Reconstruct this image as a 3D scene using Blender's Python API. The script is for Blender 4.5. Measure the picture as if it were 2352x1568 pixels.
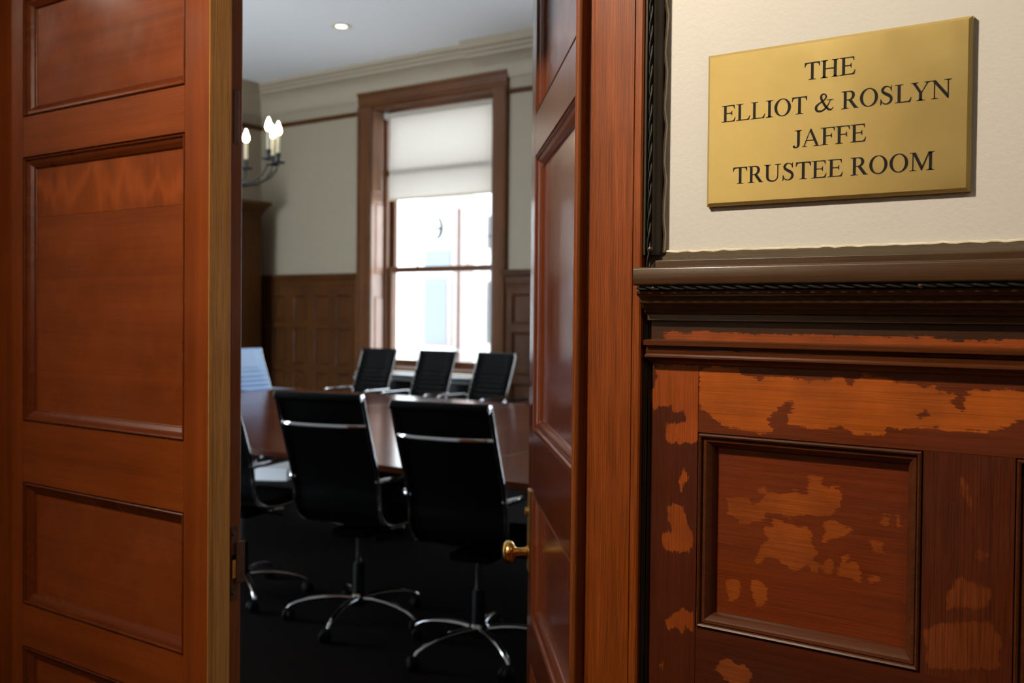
import bpy, bmesh, math, random
import numpy as np
from mathutils import Vector, Matrix, geometry

for o in list(bpy.data.objects):
    bpy.data.objects.remove(o, do_unlink=True)
SC = bpy.context.scene
COL = SC.collection
random.seed(7)

# ---------------------------------------------------------------- camera
# world: corridor wall is the plane Y=0, X runs right along it, Y into the room
CAM_YAW, CAM_PITCH, CAM_ROLL = math.radians(35.334), math.atan(0.019), math.radians(0.55)
cam_data = bpy.data.cameras.new('camera')
cam = bpy.data.objects.new('camera', cam_data)
COL.objects.link(cam)
SC.camera = cam
fw = Vector((-math.sin(CAM_YAW) * math.cos(CAM_PITCH), math.cos(CAM_YAW) * math.cos(CAM_PITCH), -math.sin(CAM_PITCH)))
ri = Vector((math.cos(CAM_YAW), math.sin(CAM_YAW), 0))
up = ri.cross(fw)
r2 = ri * math.cos(CAM_ROLL) + up * math.sin(CAM_ROLL)
u2 = -ri * math.sin(CAM_ROLL) + up * math.cos(CAM_ROLL)
m = Matrix((r2, u2, -fw)).transposed().to_4x4()
m.translation = Vector((0, -1.16, 1.42))
cam.matrix_world = m
cam_data.sensor_width = 36.0
cam_data.lens = 35.0
cam_data.shift_y = -15.0 / 2352
cam_data.clip_start = 0.02
cam_data.dof.use_dof = True
cam_data.dof.focus_distance = 1.27
cam_data.dof.aperture_fstop = 6.3

# ---------------------------------------------------------------- exposure, world
SC.view_settings.view_transform = 'Standard'
SC.view_settings.look = 'None'
SC.view_settings.gamma = 1.0
SC.view_settings.exposure = 0.0
SC.view_settings.use_curve_mapping = False
try:
    SC.cycles.use_denoising = True
    SC.cycles.sample_clamp_indirect = 6.0
    SC.cycles.caustics_reflective = False
    SC.cycles.caustics_refractive = False
    SC.cycles.max_bounces = 10
    SC.cycles.diffuse_bounces = 6
    SC.cycles.transparent_max_bounces = 12
except Exception:
    pass
world = bpy.data.worlds.new('overcast_sky')
SC.world = world
world.use_nodes = True
bgn = world.node_tree.nodes['Background']
bgn.inputs[0].default_value = (0.76, 0.88, 1.0, 1)
bgn.inputs[1].default_value = 12.5

# ---------------------------------------------------------------- lights
def area(name, loc, target, size, power, color, size_y=None, disk=True, portal=False, spread=None):
    ld = bpy.data.lights.new(name, 'AREA')
    ld.shape = 'DISK' if disk else 'RECTANGLE'
    ld.size = size
    if not disk:
        ld.size_y = size_y
    ld.energy = power
    ld.color = color
    if spread:
        ld.spread = math.radians(spread)
    if portal:
        ld.cycles.is_portal = True
    ob = bpy.data.objects.new(name, ld)
    COL.objects.link(ob)
    ob.location = loc
    d = Vector(target) - Vector(loc)
    ob.rotation_euler = d.to_track_quat('-Z', 'Y').to_euler()
    return ob
WARM = (1.0, 0.87, 0.68)
area('corridor_downlight', (-1.35, -1.45, 2.88), (-0.80, -0.10, 2.12), 0.13, 21, WARM, spread=100)
area('corridor_downlight', (1.35, -1.45, 2.88), (1.35, -1.2, 0), 0.13, 14, WARM)
area('corridor_downlight', (-4.2, -1.45, 2.88), (-4.2, -1.2, 0), 0.13, 14, WARM)
area('added_reflection_fill', (-1.75, -2.40, 2.88), (-1.75, -2.62, 1.9), 0.13, 30, WARM, spread=90)  # added lamp, brightens the wall area mirrored in the plaque's left side
WINDOWS = [(-7.47, -5.86), (-3.70, -2.10), (0.10, 1.70)]
for wx0, wx1 in WINDOWS:
    area('window_portal', ((wx0 + wx1) / 2, 7.20, 2.2), ((wx0 + wx1) / 2, 0, 2.2), wx1 - wx0, 1, (1, 1, 1), 2.8, False, True)

# ---------------------------------------------------------------- helpers
def tag(o, label=None, cat=None, group=None, kind=None):
    if label: o['label'] = label
    if cat: o['category'] = cat
    if group: o['group'] = group
    if kind: o['kind'] = kind
    return o
def empty(name, loc=(0, 0, 0), rz=0.0):
    o = bpy.data.objects.new(name, None)
    o.empty_display_size = 0.05
    COL.objects.link(o)
    o.location = loc
    o.rotation_euler = (0, 0, rz)
    return o

class MB:
    def __init__(s):
        s.v = []; s.f = []
    def add(s, vs, fs):
        b = len(s.v)
        s.v += [tuple(p) for p in vs]
        s.f += [tuple(i + b for i in q) for q in fs]
        return s
    def box(s, x0, x1, y0, y1, z0, z1):
        vs = [(x0, y0, z0), (x1, y0, z0), (x1, y1, z0), (x0, y1, z0), (x0, y0, z1), (x1, y0, z1), (x1, y1, z1), (x0, y1, z1)]
        return s.add(vs, [(0, 3, 2, 1), (4, 5, 6, 7), (0, 1, 5, 4), (1, 2, 6, 5), (2, 3, 7, 6), (3, 0, 4, 7)])
    def prism(s, poly, a0, a1, fn):
        """poly: 2D outline, extruded between a0 and a1; fn(p, a) -> xyz"""
        n = len(poly)
        vs = [fn(p, a0) for p in poly] + [fn(p, a1) for p in poly]
        fs = [(i, (i + 1) % n, n + (i + 1) % n, n + i) for i in range(n)]
        tri = geometry.tessellate_polygon([[Vector((p[0], p[1], 0)) for p in poly]])
        for t in tri:
            fs.append(tuple(t)); fs.append(tuple(n + i for i in reversed(t)))
        return s.add(vs, fs)
    def lathe(s, prof, n=20, fn=None):
        """prof: (r, h); axis local z; fn maps (x,y,z)->xyz"""
        fn = fn or (lambda p: p)
        b = []
        for r, h in prof:
            for k in range(n):
                a = 2 * math.pi * k / n
                b.append(fn((r * math.cos(a), r * math.sin(a), h)))
        fs = []
        m_ = len(prof)
        for i in range(m_ - 1):
            for k in range(n):
                k2 = (k + 1) % n
                fs.append((i * n + k, i * n + k2, (i + 1) * n + k2, (i + 1) * n + k))
        fs.append(tuple(range(n))[::-1])
        fs.append(tuple((m_ - 1) * n + k for k in range(n)))
        return s.add(b, fs)
    def tube(s, pts, r, n=8, flat=1.0, caps=True, upv=(0, 0, 1)):
        """r: number or list; flat: squash of the second axis"""
        P = [Vector(p) for p in pts]
        R = r if isinstance(r, (list, tuple)) else [r] * len(P)
        vs = []
        for i, p in enumerate(P):
            t = (P[min(i + 1, len(P) - 1)] - P[max(i - 1, 0)])
            t.normalize()
            ref = Vector(upv)
            if abs(t.dot(ref)) > 0.97:
                ref = Vector((1, 0, 0)) if abs(t.x) < 0.9 else Vector((0, 1, 0))
            a = t.cross(ref).normalized(); b = a.cross(t).normalized()
            for k in range(n):
                q = 2 * math.pi * (k + 0.5) / n
                vs.append(p + a * (R[i] * math.cos(q)) + b * (R[i] * flat * math.sin(q)))
        fs = []
        for i in range(len(P) - 1):
            for k in range(n):
                k2 = (k + 1) % n
                fs.append((i * n + k, i * n + k2, (i + 1) * n + k2, (i + 1) * n + k))
        if caps:
            fs.append(tuple(range(n))[::-1]); fs.append(tuple((len(P) - 1) * n + k for k in range(n)))
        return s.add(vs, fs)
    def mesh(s, name, bevel=0.0, smooth=False, angle=35, seg=2):
        me = bpy.data.meshes.new(name)
        me.from_pydata(s.v, [], s.f)
        bm = bmesh.new(); bm.from_mesh(me)
        bmesh.ops.recalc_face_normals(bm, faces=bm.faces[:])
        if bevel > 0:
            ed = [e for e in bm.edges if len(e.link_faces) == 2 and e.calc_face_angle(0) > 0.6]
            bmesh.ops.bevel(bm, geom=ed, offset=bevel, segments=seg, profile=0.6, affect='EDGES', clamp_overlap=True)
        if smooth:
            for f_ in bm.faces: f_.smooth = True
            for e in bm.edges:
                if len(e.link_faces) == 2 and e.calc_face_angle(0) > math.radians(angle):
                    e.smooth = False
        bm.to_mesh(me); bm.free()
        return me
    def build(s, name, mat, parent=None, bevel=0.0, smooth=False, angle=35, seg=2, loc=None, rot=None):
        return link(name, s.mesh(name, bevel, smooth, angle, seg), mat, parent, loc, rot)
def link(name, me, mat, parent=None, loc=None, rot=None):
    if mat is not None and not me.materials:
        me.materials.append(mat)
    o = bpy.data.objects.new(name, me)
    COL.objects.link(o)
    if loc: o.location = loc
    if rot: o.rotation_euler = rot
    if parent: o.parent = parent
    return o
def BX(name, mat, parent, x0, x1, y0, y1, z0, z1, bevel=0.0015):
    return MB().box(x0, x1, y0, y1, z0, z1).build(name, mat, parent, bevel)
def copy_tree(o, parent=None):
    c = o.copy(); COL.objects.link(c)
    c.parent = parent
    for ch in o.children:
        copy_tree(ch, c)
    return c
def profile_x(poly, x0, x1):      # poly (y,z)
    return MB().prism(poly, x0, x1, lambda p, a: (a, p[0], p[1]))
def profile_z(poly, z0, z1):      # poly (x,y)
    return MB().prism(poly, z0, z1, lambda p, a: (p[0], p[1], a))
def profile_y(poly, y0, y1):      # poly (x,z)
    return MB().prism(poly, y0, y1, lambda p, a: (p[0], a, p[1]))
def arc(cx, cy, r, a0, a1, n=6):
    return [(cx + r * math.cos(math.radians(a0 + (a1 - a0) * i / n)), cy + r * math.sin(math.radians(a0 + (a1 - a0) * i / n))) for i in range(n + 1)]

# ---------------------------------------------------------------- materials
def new_mat(name):
    mt = bpy.data.materials.new(name)
    mt.use_nodes = True
    nt = mt.node_tree
    return mt, nt, nt.nodes['Principled BSDF']
def nd(nt, t, **kw):
    n = nt.nodes.new(t)
    for k, v in kw.items():
        if k == 'inp':
            for a, b in v.items(): n.inputs[a].default_value = b
        else:
            setattr(n, k, v)
    return n
def mathn(nt, op, a, b=None, clamp=False):
    n = nt.nodes.new('ShaderNodeMath'); n.operation = op; n.use_clamp = clamp
    for i, q in enumerate((a, b)):
        if q is None: continue
        if isinstance(q, (int, float)): n.inputs[i].default_value = q
        else: nt.links.new(q, n.inputs[i])
    return n.outputs[0]
def noise(nt, vec, scale, detail=4, rough=0.55, dist=0.0):
    n = nd(nt, 'ShaderNodeTexNoise', inp={'Scale': scale, 'Detail': detail, 'Roughness': rough, 'Distortion': dist})
    nt.links.new(vec, n.inputs['Vector'])
    return n.outputs['Fac']
def mapping(nt, vec, scale, rot=(0, 0, 0), loc=(0, 0, 0)):
    n = nd(nt, 'ShaderNodeMapping', inp={'Scale': scale, 'Rotation': rot, 'Location': loc})
    nt.links.new(vec, n.inputs['Vector'])
    return n.outputs[0]
def ramp(nt, fac, stops):
    n = nt.nodes.new('ShaderNodeValToRGB')
    e = n.color_ramp.elements
    while len(e) < len(stops): e.new(0.5)
    for i, (p, c) in enumerate(stops):
        e[i].position = p; e[i].color = (*c, 1) if len(c) == 3 else c
    nt.links.new(fac, n.inputs[0])
    return n.outputs[0]
def mixc(nt, fac, a, b, mode='MIX'):
    n = nt.nodes.new('ShaderNodeMix'); n.data_type = 'RGBA'; n.blend_type = mode
    for sock, q in ((n.inputs[0], fac), (n.inputs[6], a), (n.inputs[7], b)):
        if isinstance(q, (int, float)): sock.default_value = q
        elif isinstance(q, tuple): sock.default_value = (*q, 1) if len(q) == 3 else q
        else: nt.links.new(q, sock)
    return n.outputs[2]
def bump(nt, h, bsdf, strength, dist=0.001):
    n = nd(nt, 'ShaderNodeBump', inp={'Strength': strength, 'Distance': dist})
    nt.links.new(h, n.inputs['Height']); nt.links.new(n.outputs[0], bsdf.inputs['Normal'])
def objvec(nt):
    return nt.nodes.new('ShaderNodeTexCoord').outputs['Object']
AX = {'X': (1, 40, 40), 'Y': (40, 1, 40), 'Z': (40, 40, 1)}
def wood(name, dark, light, axis='Z', rough=0.32, grain=1.0, pores=0.35, patch=None, worn=None, fiddle=0.0, coat=0.25, fs=1.0, spec=0.22, rvar=1.0):
    """varnished timber; grain runs along axis. patch=(light2) colours the 'patch' attribute area."""
    mt, nt, b = new_mat(name)
    v = objvec(nt)
    sc = [a * 1.0 for a in AX[axis]]
    g1 = noise(nt, mapping(nt, v, tuple(q * 0.35 * fs for q in sc)), 3.0, 5, 0.6, 0.6)
    g2 = noise(nt, mapping(nt, v, tuple((6 if q == 1 else q * 14) * fs for q in sc)), 1.0, 3, 0.7)
    big = noise(nt, v, 3.2, 3, 0.5)
    f = mathn(nt, 'ADD', mathn(nt, 'MULTIPLY', g1, 0.55), mathn(nt, 'MULTIPLY', big, 0.45))
    col = ramp(nt, f, [(0.30, dark), (0.70, light)])
    if fiddle > 0:
        w = nd(nt, 'ShaderNodeTexWave', wave_type='RINGS', bands_direction='X', inp={'Scale': 2.2, 'Distortion': 9.0, 'Detail': 3.0, 'Detail Scale': 1.3})
        nt.links.new(mapping(nt, v, (4.0, 1, 1.1), loc=(8.2, 0, -1.5)), w.inputs['Vector'])
        col = mixc(nt, mathn(nt, 'MULTIPLY', mathn(nt, 'POWER', w.outputs['Fac'], 3.0), fiddle), col, tuple(min(1, q * 1.5) for q in light))
    if patch is not None:
        at = nd(nt, 'ShaderNodeAttribute', attribute_name='patch')
        j1 = noise(nt, v, 60, 5, 0.65)
        j2 = noise(nt, mapping(nt, v, tuple(q * 2.5 for q in sc)), 4.0, 4, 0.6)
        s_ = mathn(nt, 'ADD', at.outputs['Fac'], mathn(nt, 'ADD', mathn(nt, 'MULTIPLY', mathn(nt, 'SUBTRACT', j1, 0.44), 0.016), mathn(nt, 'MULTIPLY', mathn(nt, 'SUBTRACT', j2, 0.5), 0.014)))
        k = mathn(nt, 'MULTIPLY', s_, 900.0, True)
        tone = ramp(nt, noise(nt, v, 14, 3, 0.5), [(0.35, tuple(q * 0.72 for q in patch)), (0.65, patch)])
        col = mixc(nt, mathn(nt, 'MULTIPLY', k, 0.92), col, tone)
    pr = ramp(nt, g2, [(0.40, (1 - pores,) * 3), (0.56, (1, 1, 1))])
    col = mixc(nt, 1.0, col, pr, 'MULTIPLY')
    if worn is not None:
        wn = noise(nt, mapping(nt, v, tuple(q * 0.9 for q in sc)), 9.0, 6, 0.7)
        wk = ramp(nt, wn, [(0.66, (0, 0, 0)), (0.70, (1, 1, 1))])
        col = mixc(nt, wk, col, worn)
    nt.links.new(col, b.inputs['Base Color'])
    rr = ramp(nt, noise(nt, v, 9, 3), [(0.3, (rough * (1 - 0.2 * rvar),) * 3), (0.7, (min(1, rough * (1 + 0.25 * rvar)),) * 3)])
    nt.links.new(rr, b.inputs['Roughness'])
    b.inputs['Coat Weight'].default_value = coat
    b.inputs['Coat Roughness'].default_value = 0.16
    b.inputs['Specular IOR Level'].default_value = spec
    bump(nt, mathn(nt, 'ADD', g2, mathn(nt, 'MULTIPLY', big, 0.6)), b, 0.18 * grain, 0.0008)
    return mt
def plain(name, col, rough=0.5, metal=0.0, spec=0.5, var=0.0, vscale=8.0, bmp=0.0, bscale=200.0, coat=0.0):
    mt, nt, b = new_mat(name)
    v = objvec(nt)
    if var > 0:
        c = ramp(nt, noise(nt, v, vscale, 4), [(0.3, tuple(q * (1 - var) for q in col)), (0.7, tuple(min(1, q * (1 + var)) for q in col))])
        nt.links.new(c, b.inputs['Base Color'])
    else:
        b.inputs['Base Color'].default_value = (*col, 1)
    b.inputs['Roughness'].default_value = rough
    b.inputs['Metallic'].default_value = metal
    b.inputs['Specular IOR Level'].default_value = spec
    b.inputs['Coat Weight'].default_value = coat
    if bmp > 0:
        bump(nt, noise(nt, v, bscale, 3), b, bmp, 0.001)
    return mt
def emit(name, col, strength):
    mt, nt, b = new_mat(name)
    b.inputs['Base Color'].default_value = (*col, 1)
    b.inputs['Emission Color'].default_value = (*col, 1)
    b.inputs['Emission Strength'].default_value = strength
    return mt

M = {}
D_D, D_L = (0.155, 0.030, 0.004), (0.295, 0.063, 0.008)
M['door_v'] = wood('door_oak_upright', D_D, D_L, 'Z', 0.42, 0.6, 0.18, fs=0.8, coat=0.08)
M['door_h'] = wood('door_oak_level', D_D, D_L, 'X', 0.42, 0.6, 0.18, fs=0.8, coat=0.08)
M['door_panel'] = wood('door_oak_panel', (0.140, 0.027, 0.004), (0.255, 0.055, 0.009), 'X', 0.48, 0.4, 0.10, fiddle=0.10, coat=0.04, fs=0.7)
M['door_figured'] = wood('door_oak_figured', (0.165, 0.030, 0.004), (0.290, 0.062, 0.009), 'Z', 0.42, 0.4, 0.10, fiddle=0.45, coat=0.10, fs=0.5)
M['door_mould'] = wood('door_oak_moulding', (0.105, 0.020, 0.004), (0.190, 0.038, 0.007), 'X', 0.28, 0.4, 0.2)
M['door_edge'] = wood('door_raw_edge', (0.460, 0.210, 0.045), (0.700, 0.370, 0.095), 'Z', 0.42, 0.8, 0.40, coat=0.05, fs=1.2)
M['door_rebate'] = wood('door_rebate_edge', (0.170, 0.050, 0.011), (0.290, 0.095, 0.021), 'Z', 0.38, 0.8, 0.35, coat=0.1)
M['leaf_v'] = wood('inner_leaf_upright', (0.095, 0.020, 0.006), (0.170, 0.040, 0.010), 'Z', 0.20, 0.5, 0.15, coat=0.5)
M['leaf_h'] = wood('inner_leaf_level', (0.095, 0.020, 0.006), (0.170, 0.040, 0.010), 'X', 0.20, 0.5, 0.15, coat=0.5)
M['leaf_panel'] = wood('inner_leaf_panel', (0.105, 0.022, 0.007), (0.175, 0.042, 0.012), 'Z', 0.22, 1.0, 0.15, coat=0.5)
M['casing'] = wood('casing_oak', (0.130, 0.026, 0.004), (0.310, 0.070, 0.008), 'Z', 0.38, 1.2, 0.45, coat=0.1, fs=1.4)
M['casing_edge'] = wood('casing_worn_edge', (0.130, 0.030, 0.006), (0.280, 0.075, 0.012), 'Z', 0.40, 1.2, 0.4, worn=(0.42, 0.19, 0.05), coat=0.1)
M['back_band'] = wood('blackened_band', (0.022, 0.018, 0.012), (0.055, 0.042, 0.027), 'Z', 0.50, 1.5, 0.3, coat=0.05)
M['cap'] = wood('cap_dark_varnish', (0.036, 0.018, 0.008), (0.085, 0.040, 0.015), 'X', 0.34, 0.8, 0.25, coat=0.35)
M['cap_top'] = wood('cap_greyed_fillet', (0.055, 0.042, 0.026), (0.095, 0.070, 0.044), 'X', 0.30, 0.8, 0.2, coat=0.3)
M['cap_red'] = wood('cap_red_moulding', (0.050, 0.016, 0.006), (0.135, 0.036, 0.009), 'X', 0.30, 0.8, 0.3, coat=0.5)
W_D, W_L, W_P = (0.048, 0.010, 0.004), (0.092, 0.018, 0.005), (0.340, 0.070, 0.009)
M['wain_v'] = wood('wainscot_upright', W_D, W_L, 'Z', 0.40, 1.0, 0.32, patch=W_P, coat=0.12, fs=1.6)
M['wain_h'] = wood('wainscot_level', (0.080, 0.015, 0.004), (0.155, 0.029, 0.005), 'X', 0.40, 1.0, 0.30, patch=(0.460, 0.102, 0.009), coat=0.12, fs=1.3)
M['wain_panel'] = wood('wainscot_panel', (0.105, 0.018, 0.004), (0.190, 0.033, 0.005), 'X', 0.40, 1.0, 0.34, patch=(0.330, 0.072, 0.009), coat=0.12, fs=2.4)
M['wain_low'] = wood('wainscot_low_rail', W_D, W_L, 'X', 0.40, 1.0, 0.3, patch=(0.240, 0.058, 0.012), coat=0.12, fs=1.4)
M['wain_mull'] = wood('wainscot_mullion', (0.060, 0.012, 0.004), (0.120, 0.023, 0.005), 'Z', 0.42, 1.2, 0.5, patch=(0.185, 0.040, 0.008), coat=0.08, fs=1.6)
M['wain_mould'] = wood('wainscot_moulding', (0.050, 0.014, 0.005), (0.115, 0.030, 0.008), 'X', 0.36, 0.8, 0.3, coat=0.25)
M['frieze'] = wood('frieze_board', (0.032, 0.014, 0.007), (0.065, 0.022, 0.009), 'X', 0.40, 1.0, 0.3, patch=(0.330, 0.070, 0.012), coat=0.1)
M['room_v'] = wood('room_oak_upright', (0.060, 0.020, 0.005), (0.115, 0.040, 0.009), 'Z', 0.45, 0.4, 0.25, coat=0.0, spec=0.15)
M['room_h'] = wood('room_oak_level', (0.060, 0.020, 0.005), (0.115, 0.040, 0.009), 'X', 0.45, 0.4, 0.25, coat=0.0, spec=0.15)
M['win_v'] = wood('window_oak_upright', (0.085, 0.027, 0.006), (0.170, 0.058, 0.014), 'Z', 0.30, 0.0, 0.2, coat=0.2, spec=0.4, rvar=0)
M['win_h'] = wood('window_oak_level', (0.085, 0.027, 0.006), (0.170, 0.058, 0.014), 'X', 0.30, 0.0, 0.2, coat=0.2, spec=0.4, rvar=0)
M['reveal_daylit'] = wood('reveal_oak_daylit', (0.30, 0.150, 0.085), (0.46, 0.250, 0.150), 'Z', 0.30, 0.0, 0.15, coat=0.2, spec=0.4, rvar=0)  # window oak made paler: daylight on the lining is put into the colour
M['table_a'] = wood('table_veneer_crosswise', (0.125, 0.029, 0.011), (0.170, 0.043, 0.016), 'Y', 0.17, 0.0, 0.06, coat=0.0, spec=0.45, rvar=0)
M['table_b'] = wood('table_veneer_lengthwise', (0.100, 0.022, 0.008), (0.140, 0.034, 0.012), 'X', 0.17, 0.0, 0.06, coat=0.0, spec=0.45, rvar=0)
M['black'] = plain('black_paint', (0.003, 0.003, 0.003), 0.9, spec=0.05)
M['leather'] = plain('black_leather', (0.003, 0.003, 0.003), 0.50, spec=0.12, bmp=0.15, bscale=400)
M['white_leather'] = plain('pale_blue_white_leather', (0.46, 0.66, 0.98), 0.40, bmp=0.1, bscale=400)
M['chrome'] = plain('chrome', (0.68, 0.68, 0.70), 0.10, 1.0)
M['rubber'] = plain('caster_plastic', (0.004, 0.004, 0.004), 0.6, spec=0.2)
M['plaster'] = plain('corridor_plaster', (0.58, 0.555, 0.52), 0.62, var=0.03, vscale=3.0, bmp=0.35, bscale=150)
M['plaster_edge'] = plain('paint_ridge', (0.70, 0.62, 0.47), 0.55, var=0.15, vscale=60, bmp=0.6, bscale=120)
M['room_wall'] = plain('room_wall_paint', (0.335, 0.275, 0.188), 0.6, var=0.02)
M['room_ceiling'] = plain('ceiling_paint', (0.92, 0.92, 0.92), 0.7)
M['cornice'] = plain('cornice_plaster', (0.39, 0.32, 0.22), 0.6)
M['corr_ceiling'] = plain('corridor_ceiling_paint', (0.60, 0.58, 0.54), 0.7)
M['corr_far'] = plain('opposite_wall_paint', (0.62, 0.59, 0.53), 0.65)
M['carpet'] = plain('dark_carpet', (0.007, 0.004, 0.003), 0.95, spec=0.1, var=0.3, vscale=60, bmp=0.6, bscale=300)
M['corr_floor'] = wood('corridor_floorboards', (0.06, 0.025, 0.010), (0.14, 0.06, 0.022), 'X', 0.35)
M['steel'] = plain('dull_brass_lock', (0.10, 0.045, 0.018), 0.5, 0.4, var=0.3, vscale=60)
M['gold'] = plain('polished_brass', (0.80, 0.48, 0.14), 0.22, 1.0)
M['goldplate'] = plain('aged_brass_plate', (0.40, 0.25, 0.08), 0.40, 1.0, var=0.2, vscale=40)
M['ink'] = plain('black_enamel', (0.006, 0.005, 0.005), 0.6, spec=0.15)
M['cable'] = plain('black_cable_sheath', (0.012, 0.011, 0.010), 0.6, spec=0.25)
M['nail'] = plain('painted_nail_head', (0.040, 0.022, 0.014), 0.38)
M['iron'] = plain('wrought_iron', (0.020, 0.018, 0.016), 0.5)
M['candle'] = plain('cream_candle_sleeve', (0.62, 0.55, 0.38), 0.6)
M['bulb'] = emit('lit_flame_bulb', (1.0, 0.90, 0.68), 22.0)
M['lamp'] = emit('lit_downlight_lens', (1.0, 0.88, 0.62), 6.0)
M['lamp_ring'] = plain('downlight_ring', (0.80, 0.74, 0.60), 0.4)
M['white_metal'] = plain('white_enamel_shelf', (0.80, 0.86, 0.88), 0.22)
M['radiator'] = plain('dark_radiator_cover', (0.022, 0.021, 0.022), 0.4)
M['facade'] = plain('pale_render', (0.62, 0.60, 0.58), 0.8, var=0.05)
M['paving'] = plain('pale_paving', (0.90, 0.90, 0.89), 0.8)
M['facade_pink'] = plain('pinkish_stone', (0.26, 0.19, 0.17), 0.8, var=0.06)
M['facade_pane'] = plain('far_window_pane', (0.105, 0.115, 0.115), 0.25, spec=0.4)
M['box_white'] = plain('white_card', (0.80, 0.82, 0.83), 0.5)

# brushed brass plate: long horizontal brush marks
mt, nt, b = new_mat('brushed_brass')
v = objvec(nt)
br = noise(nt, mapping(nt, v, (14, 1, 2600)), 1.0, 3, 0.6)
cl = noise(nt, v, 9, 4, 0.6)
nt.links.new(ramp(nt, cl, [(0.3, (0.74, 0.56, 0.21)), (0.75, (0.82, 0.64, 0.26))]), b.inputs['Base Color'])
nt.links.new(ramp(nt, cl, [(0.3, (0.27,) * 3), (0.7, (0.32,) * 3)]), b.inputs['Roughness'])
b.inputs['Metallic'].default_value = 1.0
b.inputs['Anisotropic'].default_value = 0.6
M['brass'] = mt
# window glass: thin pane
mt, nt, b = new_mat('window_glass')
tr = nt.nodes.new('ShaderNodeBsdfTransparent'); gl = nt.nodes.new('ShaderNodeBsdfGlossy')
gl.inputs['Roughness'].default_value = 0.03
mx = nt.nodes.new('ShaderNodeMixShader'); mx.inputs[0].default_value = 0.06
tr.inputs[0].default_value = (0.96, 0.97, 0.97, 1)
nt.links.new(tr.outputs[0], mx.inputs[1]); nt.links.new(gl.outputs[0], mx.inputs[2])
nt.links.new(mx.outputs[0], nt.nodes['Material Output'].inputs[0])
M['glass'] = mt
# blind cloth: diffuse plus light coming through
mt, nt, b = new_mat('blind_cloth')
df = nt.nodes.new('ShaderNodeBsdfDiffuse'); df.inputs[0].default_value = (0.66, 0.60, 0.50, 1)
tl = nt.nodes.new('ShaderNodeBsdfTranslucent'); tl.inputs[0].default_value = (0.64, 0.56, 0.48, 1)
mx = nt.nodes.new('ShaderNodeMixShader'); mx.inputs[0].default_value = 0.22
nt.links.new(df.outputs[0], mx.inputs[1]); nt.links.new(tl.outputs[0], mx.inputs[2])
nt.links.new(mx.outputs[0], nt.nodes['Material Output'].inputs[0])
M['blind'] = mt

# ================================================================ corridor shell
mb = MB()
mb.box(-0.605, 3.6, 0.0, 0.10, 1.46, 3.0)
mb.box(-0.605, 3.6, 0.02, 0.10, 0, 1.46)
mb.box(-2.40, -0.605, 0.0, 0.10, 2.24, 3.0)
mb.box(-6.6, -2.40, 0.0, 0.10, 0, 3.0)
tag(mb.build('wall_front', M['plaster']), 'cream plaster corridor wall around the wooden doorway', 'wall', kind='structure')
tag(BX('wall_opposite', M['corr_far'], None, -6.6, 3.6, -2.75, -2.65, 0, 3.0, 0), 'cream plaster corridor wall behind the viewer', 'wall', kind='structure')
tag(BX('wall_corridor_end', M['plaster'], None, 3.6, 3.7, -2.75, 0.1, 0, 3.0, 0), 'cream wall closing the corridor right of the wainscot', 'wall', kind='structure')
tag(BX('wall_corridor_far', M['plaster'], None, -6.7, -6.6, -2.75, 0.1, 0, 3.0, 0), 'cream wall closing the corridor left of the door', 'wall', kind='structure')
tag(BX('floor_corridor', M['corr_floor'], None, -6.7, 3.7, -2.75, 0.10, -0.10, 0.0, 0), 'brown board floor of the corridor', 'floor', kind='structure')
tag(BX('ceiling_corridor', M['corr_ceiling'], None, -6.7, 3.7, -2.75, 0.0, 3.0, 3.1, 0), 'white corridor ceiling', 'ceiling', kind='structure')
tag(BX('trim_9', M['wain_low'], None, -6.6, 3.6, -2.65, -2.62, 0, 1.45, 0), 'dark wooden wainscot on the wall opposite the doorway', 'wainscot', kind='structure')

dop = tag(empty('added_dark_door', (-0.5, -2.65, 0)), 'dark oak door added behind the viewer to darken the plaque reflection', 'door', kind='structure')  # unseen door, added so the plaque's right side mirrors something dark
BX('added_slab', M['wain_low'], dop, -0.55, 0.60, 0.0, 0.045, 0, 2.28)
BX('added_casing', M['wain_low'], dop, -0.66, -0.55, 0.0, 0.05, 0, 2.40)
BX('added_casing', M['wain_low'], dop, 0.60, 0.71, 0.0, 0.05, 0, 2.40)
BX('added_casing', M['wain_low'], dop, -0.55, 0.60, 0.0, 0.05, 2.28, 2.40)

# ---- door casing (right), head and left side
cas = tag(empty('trim_1', (-0.66, 0, 0)), 'orange brown oak casing right of the open doorway, worn along its edge', 'door casing', kind='structure')
def at(o_, parent):     # keep world-space mesh under an empty that is not at the origin
    o_.location = -parent.location
    return o_
bead = [(-0.702, 0.0)] + arc(-0.696, -0.028, 0.006, 180, 360, 8) + [(-0.690, 0.0)]
at(profile_z(bead, 0, 2.30).build('casing_bead', M['casing_edge'], cas, smooth=True), cas)
board = [(-0.690, 0.0), (-0.690, -0.019), (-0.679, -0.017), (-0.675, -0.027), (-0.673, -0.028), (-0.615, -0.028), (-0.614, -0.0265), (-0.613, -0.028), (-0.604, -0.028), (-0.602, -0.026), (-0.602, 0.0)]
at(profile_z(board, 0, 2.34).build('casing_board', M['casing'], cas), cas)
at(BX('jamb_lining', M['casing'], cas, -0.700, -0.606, 0.0, 0.100, 0, 2.24, 0), cas)
band = [(-0.602, 0.0), (-0.602, -0.024), (-0.598, -0.025), (-0.597, -0.019), (-0.5945, -0.016), (-0.592, -0.019), (-0.590, -0.022), (-0.586, -0.018), (-0.585, 0.0)]
at(profile_z(band, 1.4995, 2.34).build('back_band', M['back_band'], cas, smooth=True, angle=50), cas)
band2 = [(-0.602, 0.0), (-0.602, -0.020), (-0.600, -0.021), (-0.599, -0.015), (-0.597, -0.013), (-0.5955, -0.016), (-0.5945, 0.0)]
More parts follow.
